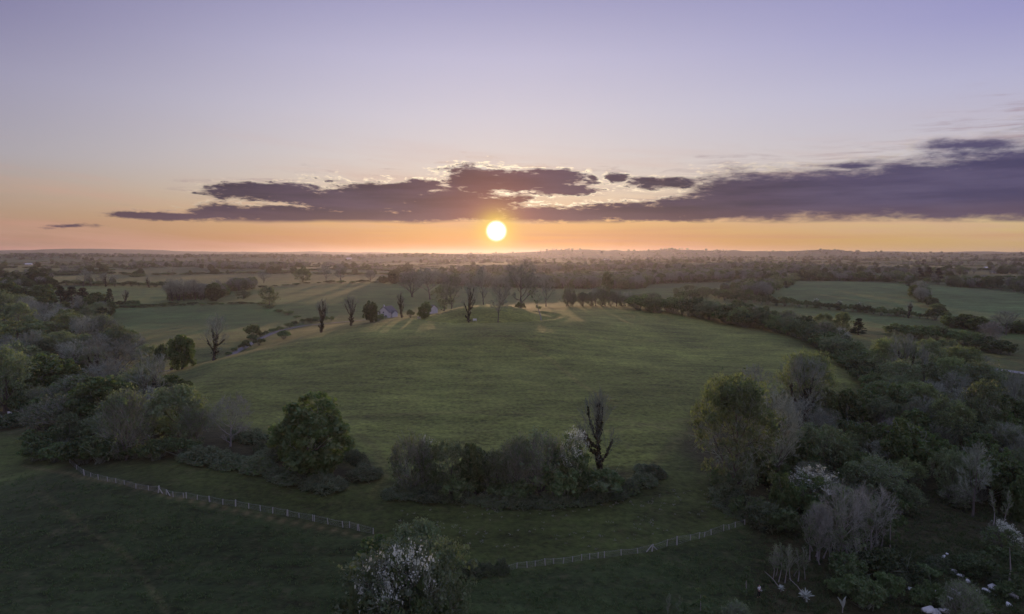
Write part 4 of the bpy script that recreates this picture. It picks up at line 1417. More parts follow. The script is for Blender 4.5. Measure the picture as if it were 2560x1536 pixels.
row(['bush'], [(115, 712), (250, 714), (420, 718)], 15, 8, 16, 'bush in the dark hedge behind the left meadow', 'hedge behind the left meadow', 2.0, 1)
row(['bush'], [(560, 730), (640, 722), (776, 709), (950, 707)], 14, 4, 9, 'low dark bush on the crest hedge of the left middle field', 'crest hedge of the left middle field', 3.4, 0.8)
row(['bush'], [(560, 893), (640, 846), (700, 826), (755, 808), (840, 800)], 16, 8, 15, 'low bush in the lane hedge at the left foot of the hill', 'lane hedge at the left foot of the hill', 1.5, 1.5, None)
row(['bare'], [(415, 756), (450, 758), (490, 757), (520, 760)], 8, 46, 62, 'tall purple bare tree in the grove on the left field hedge', 'purple grove on the left field hedge', 0.75, 2, 660)
row(['bare', 'olive', 'bare'], [(-20, 800), (60, 790), (120, 815), (150, 835)], 10, 44, 62,
    dict(bare='grey bare tree of the wood behind the pale poplars', olive='olive tree of the wood behind the pale poplars'), 'wood behind the pale poplars', 1.0, 8, None)
row(['poplar'], [(150, 838), (168, 842), (198, 842)], 4, 62, 76, 'yellow green upright tree at the edge of the left wood', 'yellow green upright trees of the left wood', 0.55, 3, 380)
row(['bare', 'willow'], [(215, 845), (250, 842), (285, 846)], 7, 44, 58, dict(bare='purple bare tree beside the yellow green upright trees', willow='purple thicket beside the yellow green upright trees'), 'purple trees of the left wood', 1.0, 4, 350)
row(['dense', 'bush'], [(-30, 752), (40, 748), (110, 745)], 9, 28, 42, dict(dense='dark tree of the mound of woodland at the far left', bush='dark bush of the mound of woodland at the far left'), 'woodland mound at the far left', 1.5, 4, 600)
row(['olive', 'bush'], [(225, 795), (262, 790)], 4, 26, 32, dict(olive='small yellow green round tree at the corner of the lower left field', bush='small green bush at the corner of the lower left field'), 'corner of the lower left field', 1.2, 3, 500)
row(['bush'], [(80, 1150), (130, 1160), (200, 1150), (300, 1152), (430, 1142)], 10, 34, 56, 'dark undergrowth bush at the edge of the left thicket', 'undergrowth of the left thicket', 1.5, 5)
row(['bush', 'willow'], [(40, 1040), (130, 1030), (230, 1020), (330, 1010), (420, 1020)], 13, 48, 80, dict(bush='shaded bush inside the left thicket', willow='shaded twiggy bush inside the left thicket'), 'inside of the left thicket', 1.3, 10)
row(['bare', 'olive'], [(-30, 960), (60, 930), (180, 915), (300, 905), (390, 915)], 10, 56, 90, dict(bare='grey bare tree among the left thicket', olive='olive tree among the left thicket'), 'trees among the left thicket', 0.9, 10, None)
row(['dense', 'bush', 'olive', 'bare'], [(2180, 1010), (2260, 1060), (2330, 1120), (2420, 1200), (2560, 1290)], 12, 60, 95,
    dict(dense='dark tree filling the right wood', bush='dark bush filling the right wood', olive='olive tree filling the right wood', bare='grey bare tree filling the right wood'), 'filling the right wood', 1.0, 14)
row(['dense', 'bush', 'olive'], [(2050, 1110), (2120, 1170), (2160, 1240), (2260, 1290)], 9, 50, 80,
    dict(dense='dark tree behind the bare sapling thicket', bush='dark bush behind the bare sapling thicket', olive='olive tree behind the bare sapling thicket'), 'behind the bare sapling thicket', 1.1, 14)
row(['olive', 'bush', 'bare'], [(2200, 905), (2300, 915), (2420, 930), (2560, 1010), (2590, 1100)], 11, 44, 70,
    dict(olive='olive tree in the upper part of the right wood', bush='dark bush in the upper part of the right wood', bare='bare tree in the upper part of the right wood'), 'upper part of the right wood', 1.1, 12)
row(['bush', 'bramble'], [(1790, 1220), (1850, 1275), (1900, 1310), (1960, 1330)], 9, 34, 60, dict(bush='dark bush in the shade under the great budding tree', bramble='dark bramble in the shade under the great budding tree'), 'shade under the great budding tree', 1.5, 6)
row(['bramble'], [(470, 1140), (560, 1155), (640, 1172), (700, 1196), (780, 1212), (870, 1216)], 16, 18, 34, 'dull brown bramble mound along the near hill foot left of the gap', 'brambles left of the gap', 2.4, 6)
row(['bramble'], [(590, 1095), (640, 1110), (660, 1140), (840, 1140), (890, 1150), (925, 1180), (905, 1205)], 14, 20, 38, 'dull brown bramble mound around the big rounded dark tree', 'brambles around the rounded tree', 2.0, 6)
row(['bramble'], [(985, 1236), (1100, 1250), (1230, 1256), (1350, 1262), (1470, 1256), (1580, 1225), (1640, 1190), (1600, 1165)], 20, 18, 34, 'low bramble mound along the foot of the bush row', 'brambles along the bush row', 2.2, 5)
row(['bush', 'bramble'], [(1110, 1436), (1180, 1436), (1265, 1428)], 8, 24, 36, dict(bush='small dark bush of the low hedge leading to the right fence', bramble='dark bramble of the low hedge leading to the right fence'), 'low hedge leading to the right fence', 1.6, 3)
row(['bramble'], [(1800, 1262), (1880, 1300), (1980, 1320)], 6, 20, 34, 'dark bramble at the right end of the right fence', 'brambles at the end of the right fence', 2.2, 4)
row(['bush', 'bramble', 'bush'], [(2060, 1470), (2180, 1500), (2300, 1440), (2420, 1420), (2540, 1500)], 12, 30, 54, dict(bush='dark scrub bush on the rocky ground', bramble='bramble on the rocky ground'), 'scrub on the rocky ground', 1.5, 10)

MIXED = ['dense', 'olive', 'bud', 'olive', 'bush', 'willow', 'dense', 'bare']
fill(MIXED, [(2190, 985), (2300, 975), (2440, 985), (2600, 1010), (2600, 1130), (2420, 1130), (2300, 1110), (2160, 1075)], 24, 66, 100, '%s among the crowded upper right wood', 'crowded upper right wood', 0.95, 1)
fill(MIXED, [(2000, 1080), (2160, 1080), (2330, 1120), (2600, 1140), (2600, 1300), (2440, 1290), (2300, 1240), (2200, 1280), (2010, 1260)], 26, 72, 112, '%s among the crowded lower right wood', 'crowded lower right wood', 0.95, 2)
fill(['olive', 'bush', 'dense', 'willow', 'bud'], [(1780, 1170), (2010, 1190), (2200, 1290), (2240, 1370), (2060, 1330), (1840, 1255)], 14, 60, 92, '%s between the great budding tree and the whitish saplings', 'between the great budding tree and the saplings', 1.0, 3)
fill(['dense', 'olive', 'bush', 'bare', 'willow', 'olive'], [(60, 1010), (200, 980), (330, 960), (420, 985), (470, 1040), (420, 1120), (200, 1130), (90, 1110)], 24, 62, 100, '%s among the crowded left thicket', 'crowded left thicket', 1.0, 4)
fill(['bare', 'olive', 'dense', 'bare', 'poplar'], [(-60, 850), (60, 840), (260, 850), (330, 900), (200, 960), (-60, 980)], 16, 60, 95, '%s in the upper part of the left wood', 'upper part of the left wood', 0.9, 5)
fill(['bare', 'olive', 'bare', 'dense'], [(-60, 760), (120, 765), (200, 790), (260, 830), (60, 840), (-60, 840)], 18, 36, 56, '%s in the low wood at the far left', 'low wood at the far left', 0.95, 6)
# ------------------------------------------------------------------ wire fences: posts, braces, strands and netting
for k_, rgb_ in (('post', (0.46, 0.44, 0.43)), ('wire', (0.42, 0.42, 0.44)), ('whitewash', (0.68, 0.66, 0.66)), ('slate', (0.13, 0.125, 0.14)), ('glass', (0.05, 0.055, 0.07)),
                 ('board', (0.80, 0.80, 0.80)), ('steel', (0.82, 0.82, 0.84)), ('rock', (0.80, 0.80, 0.82)), ('skin', (0.46, 0.30, 0.23)), ('shirt', (0.80, 0.80, 0.82)),
                 ('trousers', (0.02, 0.02, 0.026)), ('shoe', (0.55, 0.30, 0.22)), ('hair', (0.06, 0.045, 0.035)), ('blade', (0.48, 0.52, 0.46)), ('gravel', (0.30, 0.29, 0.30)), ('tarmac', (0.16, 0.16, 0.18))):
    MAT[k_] = plain_material(k_ + '_surface', rgb_, 0.8, {'rock': 2.0, 'gravel': 0.4, 'tarmac': 0.3}.get(k_, 12.0), {'rock': 0.55, 'gravel': 0.6}.get(k_, 0.35))
b = Bits('post')
b.tube([(0, 0, -0.25), (0, 0, 0), (0, 0, 0.93), (0, 0, 1.0)], [0.066, 0.066, 0.06, 0.012], 6)
POST = b.mesh('post')


def fence(name, label, pts, braces, heavy):
    base = [ground_at(px, pb) for px, pt_, pb in pts]
    hs = [min(max(at(px, pt_, y)[2] - z, 0.85), 1.5) for (px, pt_, pb), (x, y, z) in zip(pts, base)]
    root = link(name, None, loc=base[0], label=label, category='fence', group='wire fences across the foreground')
    o0 = np.array(base[0])
    tops = []
    for k, (p, h) in enumerate(zip(base, hs)):
        q = link('post', POST, parent=root, loc=np.array(p) - o0)
        s_ = 1.7 if k in heavy else 1.0
        q.scale = (s_, s_, h * (1.12 if k in heavy else 1.0))
        q.rotation_euler = (prng.uniform(-0.10, 0.10), prng.uniform(-0.12, 0.12), prng.uniform(0, 3))
        tops.append((np.array(p) - o0, h))
    for k, dx in braces:                                       # slanting struts that hold a straining post
        p, h = tops[k]
        d_ = unit(tops[k + dx][0] - p)
        bb = Bits('post')
        bb.tube([p + np.array([0, 0, h * 0.95]), p + d_ * 0.95 + np.array([0, 0, 0.03])], [0.075, 0.075], 6)
        link('brace', bb.mesh('brace'), parent=root)
    for f, r_ in ((0.96, 0.011), (0.80, 0.008), (0.55, 0.007), (0.30, 0.007), (0.08, 0.007)):
        bb = Bits('wire')
        line_ = []
        for (p, h), (p2, h2) in zip(tops[:-1], tops[1:]):
            sag = prng.uniform(0.01, 0.10) if f > 0.9 else 0.02
            for t in (0, 0.33, 0.67):
                line_.append(p + (p2 - p) * t + np.array([0, 0, f * (h + (h2 - h) * t) - sag * 4 * t * (1 - t)]))
        line_.append(tops[-1][0] + np.array([0, 0, f * tops[-1][1]]))
        bb.tube(line_, [r_] * len(line_), 3)
        link('wire', bb.mesh('wire'), parent=root)
    a_, c_ = [], []
    for (p, h), (p2, h2) in zip(tops[:-1], tops[1:]):
        n = max(int(np.linalg.norm(p2 - p) / 0.3), 2)
        for t in (np.arange(n) + 0.5) / n:
            q = p + (p2 - p) * t
            a_.append(q + np.array([0, 0, 0.06]))
            c_.append(q + np.array([0, 0, 0.78 * (h + (h2 - h) * t)]))
    bb = Bits('wire')
    bb.ribbons(np.array(a_), np.array(c_), 0.006, rng, 0, 0.0)
    link('netting', bb.mesh('netting'), parent=root, kind='stuff')


LEFT_POSTS = [(175, 1150, 1158), (192, 1162, 1174), (211, 1175, 1189), (227, 1182, 1193), (246, 1186, 1200), (269, 1192, 1204), (290, 1196, 1208), (311, 1201, 1212), (340, 1209, 1222), (371, 1215, 1226),
              (396, 1216, 1232), (416, 1224, 1237), (433, 1229, 1243), (459, 1232, 1245), (466, 1231, 1246), (493, 1237, 1250), (524, 1241, 1255), (557, 1248, 1262), (589, 1251, 1266), (622, 1258, 1272),
              (651, 1263, 1278), (682, 1268, 1284), (717, 1274, 1290), (720, 1275, 1291), (748, 1282, 1295), (782, 1287, 1303), (786, 1288, 1304), (820, 1295, 1311), (857, 1303, 1319), (874, 1304, 1320), (894, 1310, 1327),
              (898, 1310, 1328), (933, 1320, 1335)]
RIGHT_POSTS = [(1272, 1413, 1427), (1292, 1407, 1421), (1318, 1404, 1420), (1338, 1403, 1416), (1363, 1396, 1414), (1384, 1396, 1410), (1408, 1394, 1409), (1431, 1392, 1405), (1454, 1386, 1402),
               (1474, 1384, 1399), (1495, 1381, 1396), (1511, 1379, 1395), (1553, 1374, 1389), (1594, 1370, 1384), (1630, 1362, 1379), (1667, 1349, 1366), (1692, 1342, 1363), (1726, 1337, 1351), (1748, 1331, 1347),
               (1761, 1330, 1343), (1778, 1323, 1338), (1809, 1311, 1328), (1823, 1311, 1324), (1838, 1305, 1319), (1862, 1299, 1312)]
fence('wire_fence', 'long wire fence of pale posts running from the left thicket down to the bottom thicket', LEFT_POSTS, [(11, 1), (10, 1)], (2, 10, 16, 18))
fence('wire_fence', 'wire fence of pale posts rising from the low dark hedge to the right wood', RIGHT_POSTS, [(14, 1), (14, -1)], (14, 16))


# ------------------------------------------------------------------ buildings
def box(b, x0, x1, y0, y1, z0, z1, mi=0):
    v = [(x, y, z) for z in (z0, z1) for x, y in ((x0, y0), (x1, y0), (x1, y1), (x0, y1))]
    b.add(v, [(3, 2, 1, 0), (4, 5, 6, 7), (0, 1, 5, 4), (1, 2, 6, 5), (2, 3, 7, 6), (3, 0, 4, 7)], None, mi)


def house(name, label, cat, pos, rot, wd, ln, eave, ridge, group=None, detail=False, wall='whitewash', roof='slate', chimneys=1):
    """gable along +y: wd across, ln along the ridge"""
    root = link(name, None, loc=pos, label=label, category=cat)
    root.rotation_euler = (0, 0, rot)
    if group:
        root['group'] = group
    h = wd / 2
    b = Bits(wall)
    b.add([(-h, 0, -1.5), (h, 0, -1.5), (h, 0, eave), (0, 0, ridge), (-h, 0, eave), (-h, ln, -1.5), (h, ln, -1.5), (h, ln, eave), (0, ln, ridge), (-h, ln, eave)],
          [(0, 1, 2, 4), (6, 5, 9, 7), (1, 6, 7, 2), (5, 0, 4, 9)], [(4, 2, 3), (7, 9, 8)])
    link('wall', b.mesh('wall'), parent=root)
    b = Bits(roof)
    ov = 0.35
    sl = (ridge - eave) / h
    for s_ in (-1, 1):
        e0 = (s_ * (h + ov), eave - ov * sl + 0.04)
        r0 = (0.0, ridge + 0.04)
        v = []
        for dz in (0, 0.16):
            for (xx, zz), yy in ((e0, -ov), (e0, ln + ov), (r0, ln + ov), (r0, -ov)):
                v.append((xx, yy, zz + dz))
        b.add(v, [(0, 1, 2, 3), (7, 6, 5, 4), (0, 4, 5, 1), (1, 5, 6, 2), (2, 6, 7, 3), (3, 7, 4, 0)])
    rf = link('roof', b.mesh('roof'), parent=root)
    for k in range(chimneys):
        yy = 0.5 if k == 0 else ln - 1.2
        b = Bits(wall)
        box(b, -0.45, 0.45, yy, yy + 0.7, ridge - 0.4, ridge + 1.2)
        b.tube([(0, yy + 0.35, ridge + 1.2), (0, yy + 0.35, ridge + 1.5)], [0.16, 0.13], 6)
        link('chimney', b.mesh('chimney'), parent=rf)
    if detail:
        for (xx, z0, z1, w2) in ((-1.7, 0.9, 2.1, 0.5), (1.7, 0.9, 2.1, 0.5), (0.0, 3.3, 4.3, 0.45)):
            b = Bits('board')
            box(b, xx - w2 - 0.08, xx + w2 + 0.08, -0.06, 0.04, z0 - 0.1, z1 + 0.08)
            f_ = link('window', b.mesh('window'), parent=root)
            b = Bits('glass')
            box(b, xx - w2, xx - 0.03, -0.09, -0.05, z0, z1)
            box(b, xx + 0.03, xx + w2, -0.09, -0.05, z0, z1)
            link('pane', b.mesh('pane'), parent=f_)
    return root


x, y, _ = at(959, 795, 432)
house('farmhouse', 'pale farmhouse gable with chimney half hidden behind the left shoulder of the hill', 'house', (x, y, zt(x, y)), -0.25, 8.2, 12, 3.9, 7.4, detail=True)
x, y, _ = at(988, 793, 434)
house('farm_outbuilding', 'low pale outbuilding joined beside the right side of the farmhouse', 'outbuilding', (x, y, zt(x, y)), 0.9, 4.6, 9, 2.6, 4.2, chimneys=0)
x, y, _ = at(1085, 778, 440)
house('farm_outbuilding', 'pale farm building glimpsed left behind the mound', 'outbuilding', (x, y, zt(x, y)), 0.7, 6, 11, 3.2, 5.4, chimneys=0)
FAR = [('long_shed', 'long white shed shining among the dark trees in the far left country', 'shed', 362, 668, 1800, 44, 4, 6, 1.55, 'steel'),
       ('far_barn', 'small white barn at the far left edge of the country', 'barn', 64, 664, 1950, 18, 3, 5, 1.5, 'steel'),
       ('far_barn', 'white barn roof left of the far dark domed tree', 'barn', 548, 659, 2300, 30, 3.6, 5.5, 1.5, 'steel'),
       ('far_barn', 'tiny white barn below the wooded ridge left of the sun', 'barn', 866, 648, 3000, 22, 4, 7, 1.5, 'steel'),
       ('far_barn', 'white shed just right of the tallest bare tree', 'shed', 1396, 676, 1650, 13, 3, 5, 1.5, 'steel'),
       ('far_barn', 'small white barn right of the sun in the misty plain', 'barn', 1510, 655, 2600, 24, 4, 6, 1.5, 'steel'),
       ('far_house', 'white house left of a pair above the wide right field', 'house', 2070, 678, 1500, 12, 4.5, 7, 1.3, 'slate'),
       ('far_house', 'white house right of a pair above the wide right field', 'house', 2092, 679, 1480, 12, 4.5, 7.5, 1.4, 'slate'),
       ('far_barn', 'grey white barn behind the wide right field', 'barn', 2120, 677, 1560, 22, 4, 6.5, 1.5, 'steel'),
       ('far_barn', 'low white barn above the corner between the two right fields', 'barn', 2228, 686, 1330, 13, 3, 5, 1.5, 'steel'),
       ('far_house', 'steep white gabled house right of the three pines', 'house', 2416, 685, 1280, 7, 4, 8, 0.2, 'slate'),
       ('far_barn', 'long pale barn roof high at the far right', 'barn', 2460, 678, 1500, 20, 4, 6, 1.5, 'steel'),
       ('far_house', 'bright white house below the long pale barn at the far right', 'house', 2482, 691, 1230, 10, 4, 7, 1.2, 'slate'),
       ('far_house', 'white house at the extreme right edge of the far country', 'house', 2556, 688, 1260, 9, 4, 7, 1.2, 'slate')]
for name, label, cat, px, py, d, ln, ev, rg, rot, roof in FAR:
    x, y, z_ = at(px, py, d)
    house(name, label, cat, (x, y, max(zt(x, y), z_ - 1.5)), -rot, max(ln * 0.45, 7), ln, ev, rg, 'white houses and barns in the far country', wall='whitewash', roof=roof, chimneys=1 if cat == 'house' else 0)

# ------------------------------------------------------------------ notice boards
for px, py, d, w2, h2, label, lean in [(1048, 799, 314, 0.75, 0.55, 'small white notice board at the left end of the mound ditch', 0.3), (1187, 806, None, 0.85, 0.42, 'white notice board beside the thick ivy trunk on the mound', 0.0),
                                       (25, 1042, None, 0.62, 0.40, 'bright white board beside the low dark bush at the left edge', 0.1), (47, 1026, None, 0.75, 0.18, 'narrow white board lying above the low dark bush at the left', 0.2)]:
    x, y, z = ground_at(px, py) if d is None else (*at(px, py, d)[:2], 0)
    z = zt(x, y)
    root = link('notice_board', None, loc=(x, y, z), label=label, category='notice board')
    root.rotation_euler = (0, 0, lean)
    b = Bits('board')
    box(b, -w2, w2, -0.04, 0.04, 0.75, 0.75 + 2 * h2)
    link('panel', b.mesh('panel'), parent=root)
    for s_ in (-1, 1):
        b = Bits('post')
        b.tube([(s_ * w2 * 0.8, 0.085, -0.3), (s_ * w2 * 0.8, 0.085, 0.75 + 1.7 * h2)], [0.04, 0.04], 6)
        link('leg', b.mesh('leg'), parent=root)


# ------------------------------------------------------------------ lane and tracks
def strip(name, pts, wd, mat, label=None):
    g = []
    for p in pts:
        g.append(at(p[0], 800, p[2])[:2] if len(p) == 3 else ground_at(*p)[:2])
    g = np.array(g)
    g = along(g, 70)
    d_ = np.gradient(g, axis=0)
    d_ /= np.linalg.norm(d_, axis=1)[:, None]
    nrm = np.c_[-d_[:, 1], d_[:, 0]]
    cols = np.linspace(-1, 1, 5)
    v = (g[:, None] + nrm[:, None] * cols[None, :, None] * (wd / 2 * (1 + 0.12 * np.sin(np.arange(70) * 0.9))[:, None, None])).reshape(-1, 2)
    z = terrain(v[:, 0], v[:, 1]) + 0.22
    i = np.arange(350).reshape(70, 5)
    me_ = build_mesh(name, np.c_[v, z], np.stack([i[:-1, :-1], i[:-1, 1:], i[1:, 1:], i[1:, :-1]], -1).reshape(-1, 4), None, (MAT[mat],), smooth=True)
    link(name, me_, kind='structure')


strip('lane', [(1010, 0, 440), (900, 0, 428), (830, 0, 424), (763, 0, 418), (700, 0, 392), (640, 0, 346), (560, 0, 298), (450, 0, 268), (330, 0, 262), (200, 0, 268), (60, 0, 250), (-60, 0, 230)], 4.2, 'tarmac')
strip('track', [(2330, 912), (2420, 916), (2500, 926), (2600, 940), (2700, 950)], 5.0, 'gravel')

# ------------------------------------------------------------------ white limestone boulders in the scrub
ROCKS = []
for s in range(4):
    g = np.random.default_rng(60 + s)
    bm_ = bpy.data.meshes.new('limestone_boulder')
    import bmesh
    bm = bmesh.new()
    bmesh.ops.create_icosphere(bm, subdivisions=2, radius=1.0)
    cuts = [(unit(g.normal(size=3)), g.uniform(0.35, 0.8)) for _ in range(9)]
    for v in bm.verts:
        p = np.array(v.co)
        for n_, t_ in cuts:
            k = p @ n_
            if k > t_:
                p = p - n_ * (k - t_) * 0.92
        p = p * (1 + 0.05 * math.sin(9 * p[0] + s) * math.sin(8 * p[1]) + g.normal() * 0.07)
        v.co = p * np.array([1.0, 0.75, 0.62])
    bm.to_mesh(bm_)
    bm.free()
    bm_.materials.append(MAT['rock'])
    ROCKS.append(bm_)
stones = []
for k, (px, py, wp) in enumerate([(2358, 1396, 17), (2383, 1433, 21), (2403, 1441, 18), (2421, 1447, 6), (2420, 1455, 18), (2257, 1466, 28), (2280, 1476, 21), (2312, 1494, 27), (2328, 1487, 9), (2339, 1480, 11),
                                  (2465, 1480, 22), (2480, 1473, 24), (2508, 1471, 26), (2442, 1478, 7), (2487, 1489, 9), (2536, 1494, 28), (2522, 1514, 21), (2322, 1528, 34), (2362, 1530, 28), (2386, 1490, 30), (2375, 1500, 18),
                                  (2340, 1534, 26), (2296, 1484, 12), (2368, 1387, 9), (2546, 1480, 12)]):
    x, y, z = ground_at(px, py)
    s_ = wp / F * math.hypot(y, 45) * 0.52
    lb = 'white limestone boulder in the dark scrub at the bottom right' if wp > 12 else 'small white limestone fragment between the boulders at the bottom right'
    o = link('limestone_boulder', ROCKS[k % 4], loc=(x, y, z + s_ * 0.22), label=lb, category='boulder', group='white boulders in the scrub' if wp > 12 else 'white fragments in the scrub')
    stones.append((px, o))
    o.scale = (s_, s_ * 1.2, s_ * 1.15)
    o.rotation_euler = (prng.uniform(-0.3, 0.3), prng.uniform(-0.3, 0.3), prng.uniform(0, 6.28))
tell_apart(stones)


# ------------------------------------------------------------------ white-leaved spiky shrubs at the bottom
def blade_mesh(seed):
    g = np.random.default_rng(seed)
    b = Bits('blade')
    n, pts = 6, []
    bend = g.uniform(0.2, 0.9)
    for k in range(n + 1):
        t = k / n
        wd = 0.10 * math.sin(math.pi * min(0.12 + t * 0.88, 1.0)) ** 0.7 + 0.006
        x_ = t * math.cos(bend * t * 0.6)
        z_ = t * 0.45 - bend * t * t * 0.5
        pts += [(x_, -wd, z_), (x_, 0, z_ - wd * 0.5), (x_, wd, z_)]
    i = np.arange((n + 1) * 3).reshape(n + 1, 3)
    b.add(pts, np.stack([i[:-1, :-1], i[1:, :-1], i[1:, 1:], i[:-1, 1:]], -1).reshape(-1, 4))
    return b.mesh('leaf')


BLADES = [blade_mesh(s) for s in range(4)]
for px, py, n, s_, h_, label in [(1952, 1480, 22, 0.75, 0.5, 'small white spiky shrub below the yellowish saplings'), (2014, 1506, 44, 1.15, 0.9, 'large white spiky shrub with long curling leaves at the bottom edge'),
                                 (2106, 1532, 5, 1.7, 1.0, 'white pointed plant with few upright leaves cut by the bottom edge')]:
    x, y, z = ground_at(px, py)
    root = link('spiky_shrub', None, loc=(x, y, z), label=label, category='shrub')
    b = Bits('palebark')
    b.tube([(0, 0, -0.2), (0.03, 0, h_)], [0.07, 0.05], 6)
    if n > 20:
        b.tube([(0, 0, h_ * 0.6), (-0.9, 0.5, h_ + 1.0), (-1.9, 0.9, h_ + 1.9)], [0.05, 0.04, 0.03], 5)
    link('stem', b.mesh('stem'), parent=root)
    for k in range(n):
        o = link('leaf', BLADES[k % 4], parent=root, loc=(0.02, 0, h_ * (0.55 + 0.45 * prng.random())))
        o.rotation_euler = (prng.uniform(-0.4, 0.4), -prng.uniform(-0.25, 0.9) if n > 6 else -prng.uniform(0.7, 1.2), k * 2.4 + prng.uniform(-0.3, 0.3))
        q = s_ * prng.uniform(0.55, 1.0)
        o.scale = (q, q * 0.9, q)


# ------------------------------------------------------------------ the person
def skinned(name, joints, edges, mat, parent, sub=2):
    """one smooth body grown over joints with a radius each"""
    me_ = bpy.data.meshes.new(name)
    me_.from_pydata([j[0] for j in joints], edges, [])
    ob = bpy.data.objects.new(name, me_)
    col.objects.link(ob)
    ob.parent = parent
    sk_ = ob.modifiers.new('skin', 'SKIN')
    sk_.use_smooth_shade = True
    for k, d_ in enumerate(me_.skin_vertices[0].data):
        r_ = joints[k][1]
        d_.radius = (r_, r_) if not isinstance(r_, tuple) else r_
        d_.use_root = (k == 0)
    sb = ob.modifiers.new('smooth', 'SUBSURF')
    sb.levels = sb.render_levels = sub
    me_.materials.append(MAT[mat])
    return ob


x, y, z = ground_at(1897, 1494)
man = link('person', None, loc=(x, y, z), label='person in white shirt and dark trousers holding a white handset', category='person')
man.rotation_euler = (0, 0, 0.5)
J = [((0, 0, 0.98), (0.15, 0.11)), ((0, 0, 1.15), (0.135, 0.10)), ((0, -0.01, 1.36), (0.165, 0.11)), ((0, 0, 1.47), (0.07, 0.07)), ((0, -0.02, 1.55), 0.055), ((0, -0.03, 1.64), (0.078, 0.095)), ((0, -0.03, 1.73), (0.07, 0.085)),
     ((0.19, 0, 1.42), 0.058), ((0.24, -0.03, 1.17), 0.043), ((0.12, -0.25, 1.10), 0.034), ((0.085, -0.31, 1.10), 0.036),
     ((-0.19, 0, 1.42), 0.058), ((-0.24, -0.03, 1.17), 0.043), ((-0.12, -0.25, 1.10), 0.034), ((-0.085, -0.31, 1.10), 0.036),
     ((0.10, 0, 0.88), 0.095), ((0.12, -0.03, 0.50), 0.062), ((0.13, 0.02, 0.10), 0.042), ((0.14, -0.10, 0.05), 0.045),
     ((-0.10, 0, 0.88), 0.095), ((-0.13, 0.03, 0.50), 0.062), ((-0.16, 0.10, 0.10), 0.042), ((-0.17, -0.02, 0.05), 0.045)]
E = [(0, 1), (1, 2), (2, 3), (3, 4), (4, 5), (5, 6), (2, 7), (7, 8), (8, 9), (9, 10), (2, 11), (11, 12), (12, 13), (13, 14), (0, 15), (15, 16), (16, 17), (17, 18), (0, 19), (19, 20), (20, 21), (21, 22)]
for side_, hand in ((1, 10), (-1, 14)):                        # four fingers and a thumb closing on the handset
    hx = side_ * 0.085
    for k in range(4):
        n0 = len(J)
        zz = 1.075 + 0.018 * k
        ln_ = (0.052, 0.062, 0.066, 0.058)[k]
        J += [((hx + side_ * 0.012, -0.335, zz), 0.0105), ((hx - side_ * 0.004, -0.335 - ln_ * 0.7, zz), 0.0095), ((hx - side_ * 0.030, -0.335 - ln_, zz), 0.008)]
        E += [(hand, n0), (n0, n0 + 1), (n0 + 1, n0 + 2)]
    n0 = len(J)
    J += [((hx - side_ * 0.028, -0.31, 1.14), 0.012), ((hx - side_ * 0.045, -0.34, 1.15), 0.010)]
    E += [(hand, n0), (n0, n0 + 1)]
body = skinned('body', J, E, 'skin', man)
# face: nose, eyes, ears on the head
b = Bits('skin', 'trousers')
b.add([(-0.014, -0.112, 1.625), (0.014, -0.112, 1.625), (0, -0.145, 1.63), (0, -0.112, 1.68)], None, [(0, 1, 2), (1, 3, 2), (3, 0, 2)])
for s_ in (-1, 1):
    box(b, s_ * 0.03 - 0.012, s_ * 0.03 + 0.012, -0.122, -0.108, 1.672, 1.684, 1)
    box(b, s_ * 0.086 - 0.010, s_ * 0.086 + 0.010, -0.045, -0.015, 1.63, 1.69)
box(b, -0.024, 0.024, -0.118, -0.106, 1.592, 1.600, 1)
link('face', b.mesh('face'), parent=body)
skinned('shirt', [((0, 0, 0.93), (0.175, 0.13)), ((0, 0, 1.15), (0.16, 0.125)), ((0, -0.01, 1.36), (0.19, 0.132)), ((0, 0, 1.46), (0.085, 0.085)), ((0.195, 0, 1.42), 0.076), ((0.232, -0.02, 1.22), 0.068), ((-0.195, 0, 1.42), 0.076), ((-0.232, -0.02, 1.22), 0.068)],
        [(0, 1), (1, 2), (2, 3), (2, 4), (4, 5), (2, 6), (6, 7)], 'shirt', man)
skinned('trousers', [((0, 0, 0.97), (0.165, 0.125)), ((0.10, 0, 0.86), 0.115), ((0.12, -0.03, 0.50), 0.082), ((0.13, 0.02, 0.11), 0.068), ((-0.10, 0, 0.86), 0.115), ((-0.13, 0.03, 0.50), 0.082), ((-0.16, 0.10, 0.11), 0.068)],
        [(0, 1), (1, 2), (2, 3), (0, 4), (4, 5), (5, 6)], 'trousers', man)
for s_, yy, xx in ((1, 0.02, 0.135), (-1, 0.10, -0.165)):
    skinned('shoe', [((xx, yy + 0.02, 0.06), 0.06), ((xx, yy - 0.09, 0.05), 0.056), ((xx, yy - 0.17, 0.04), 0.044)], [(0, 1), (1, 2)], 'shoe', man)
skinned('hair', [((0, -0.01, 1.74), (0.084, 0.098)), ((0, 0.025, 1.68), (0.086, 0.075)), ((0, 0.045, 1.58), (0.07, 0.045))], [(0, 1), (1, 2)], 'hair', man)
a_ = man.matrix_basis
hs_ = link('handset', None, loc=man.matrix_basis @ Vector((0, -0.40, 1.105)), label='white handset with dark screen held by the person', category='handset')
hs_.rotation_euler = (0.4, 0, 0.5)
b = Bits('board')
box(b, -0.11, 0.11, -0.06, 0.06, -0.025, 0.025)
for s_ in (-1, 1):
    b.tube([(s_ * 0.085, 0.06, 0.0), (s_ * 0.10, 0.16, 0.05)], [0.008, 0.006], 5)
link('case', b.mesh('case'), parent=hs_)
b = Bits('glass')
box(b, -0.07, 0.07, -0.04, 0.04, 0.027, 0.036)
link('screen', b.mesh('screen'), parent=hs_)
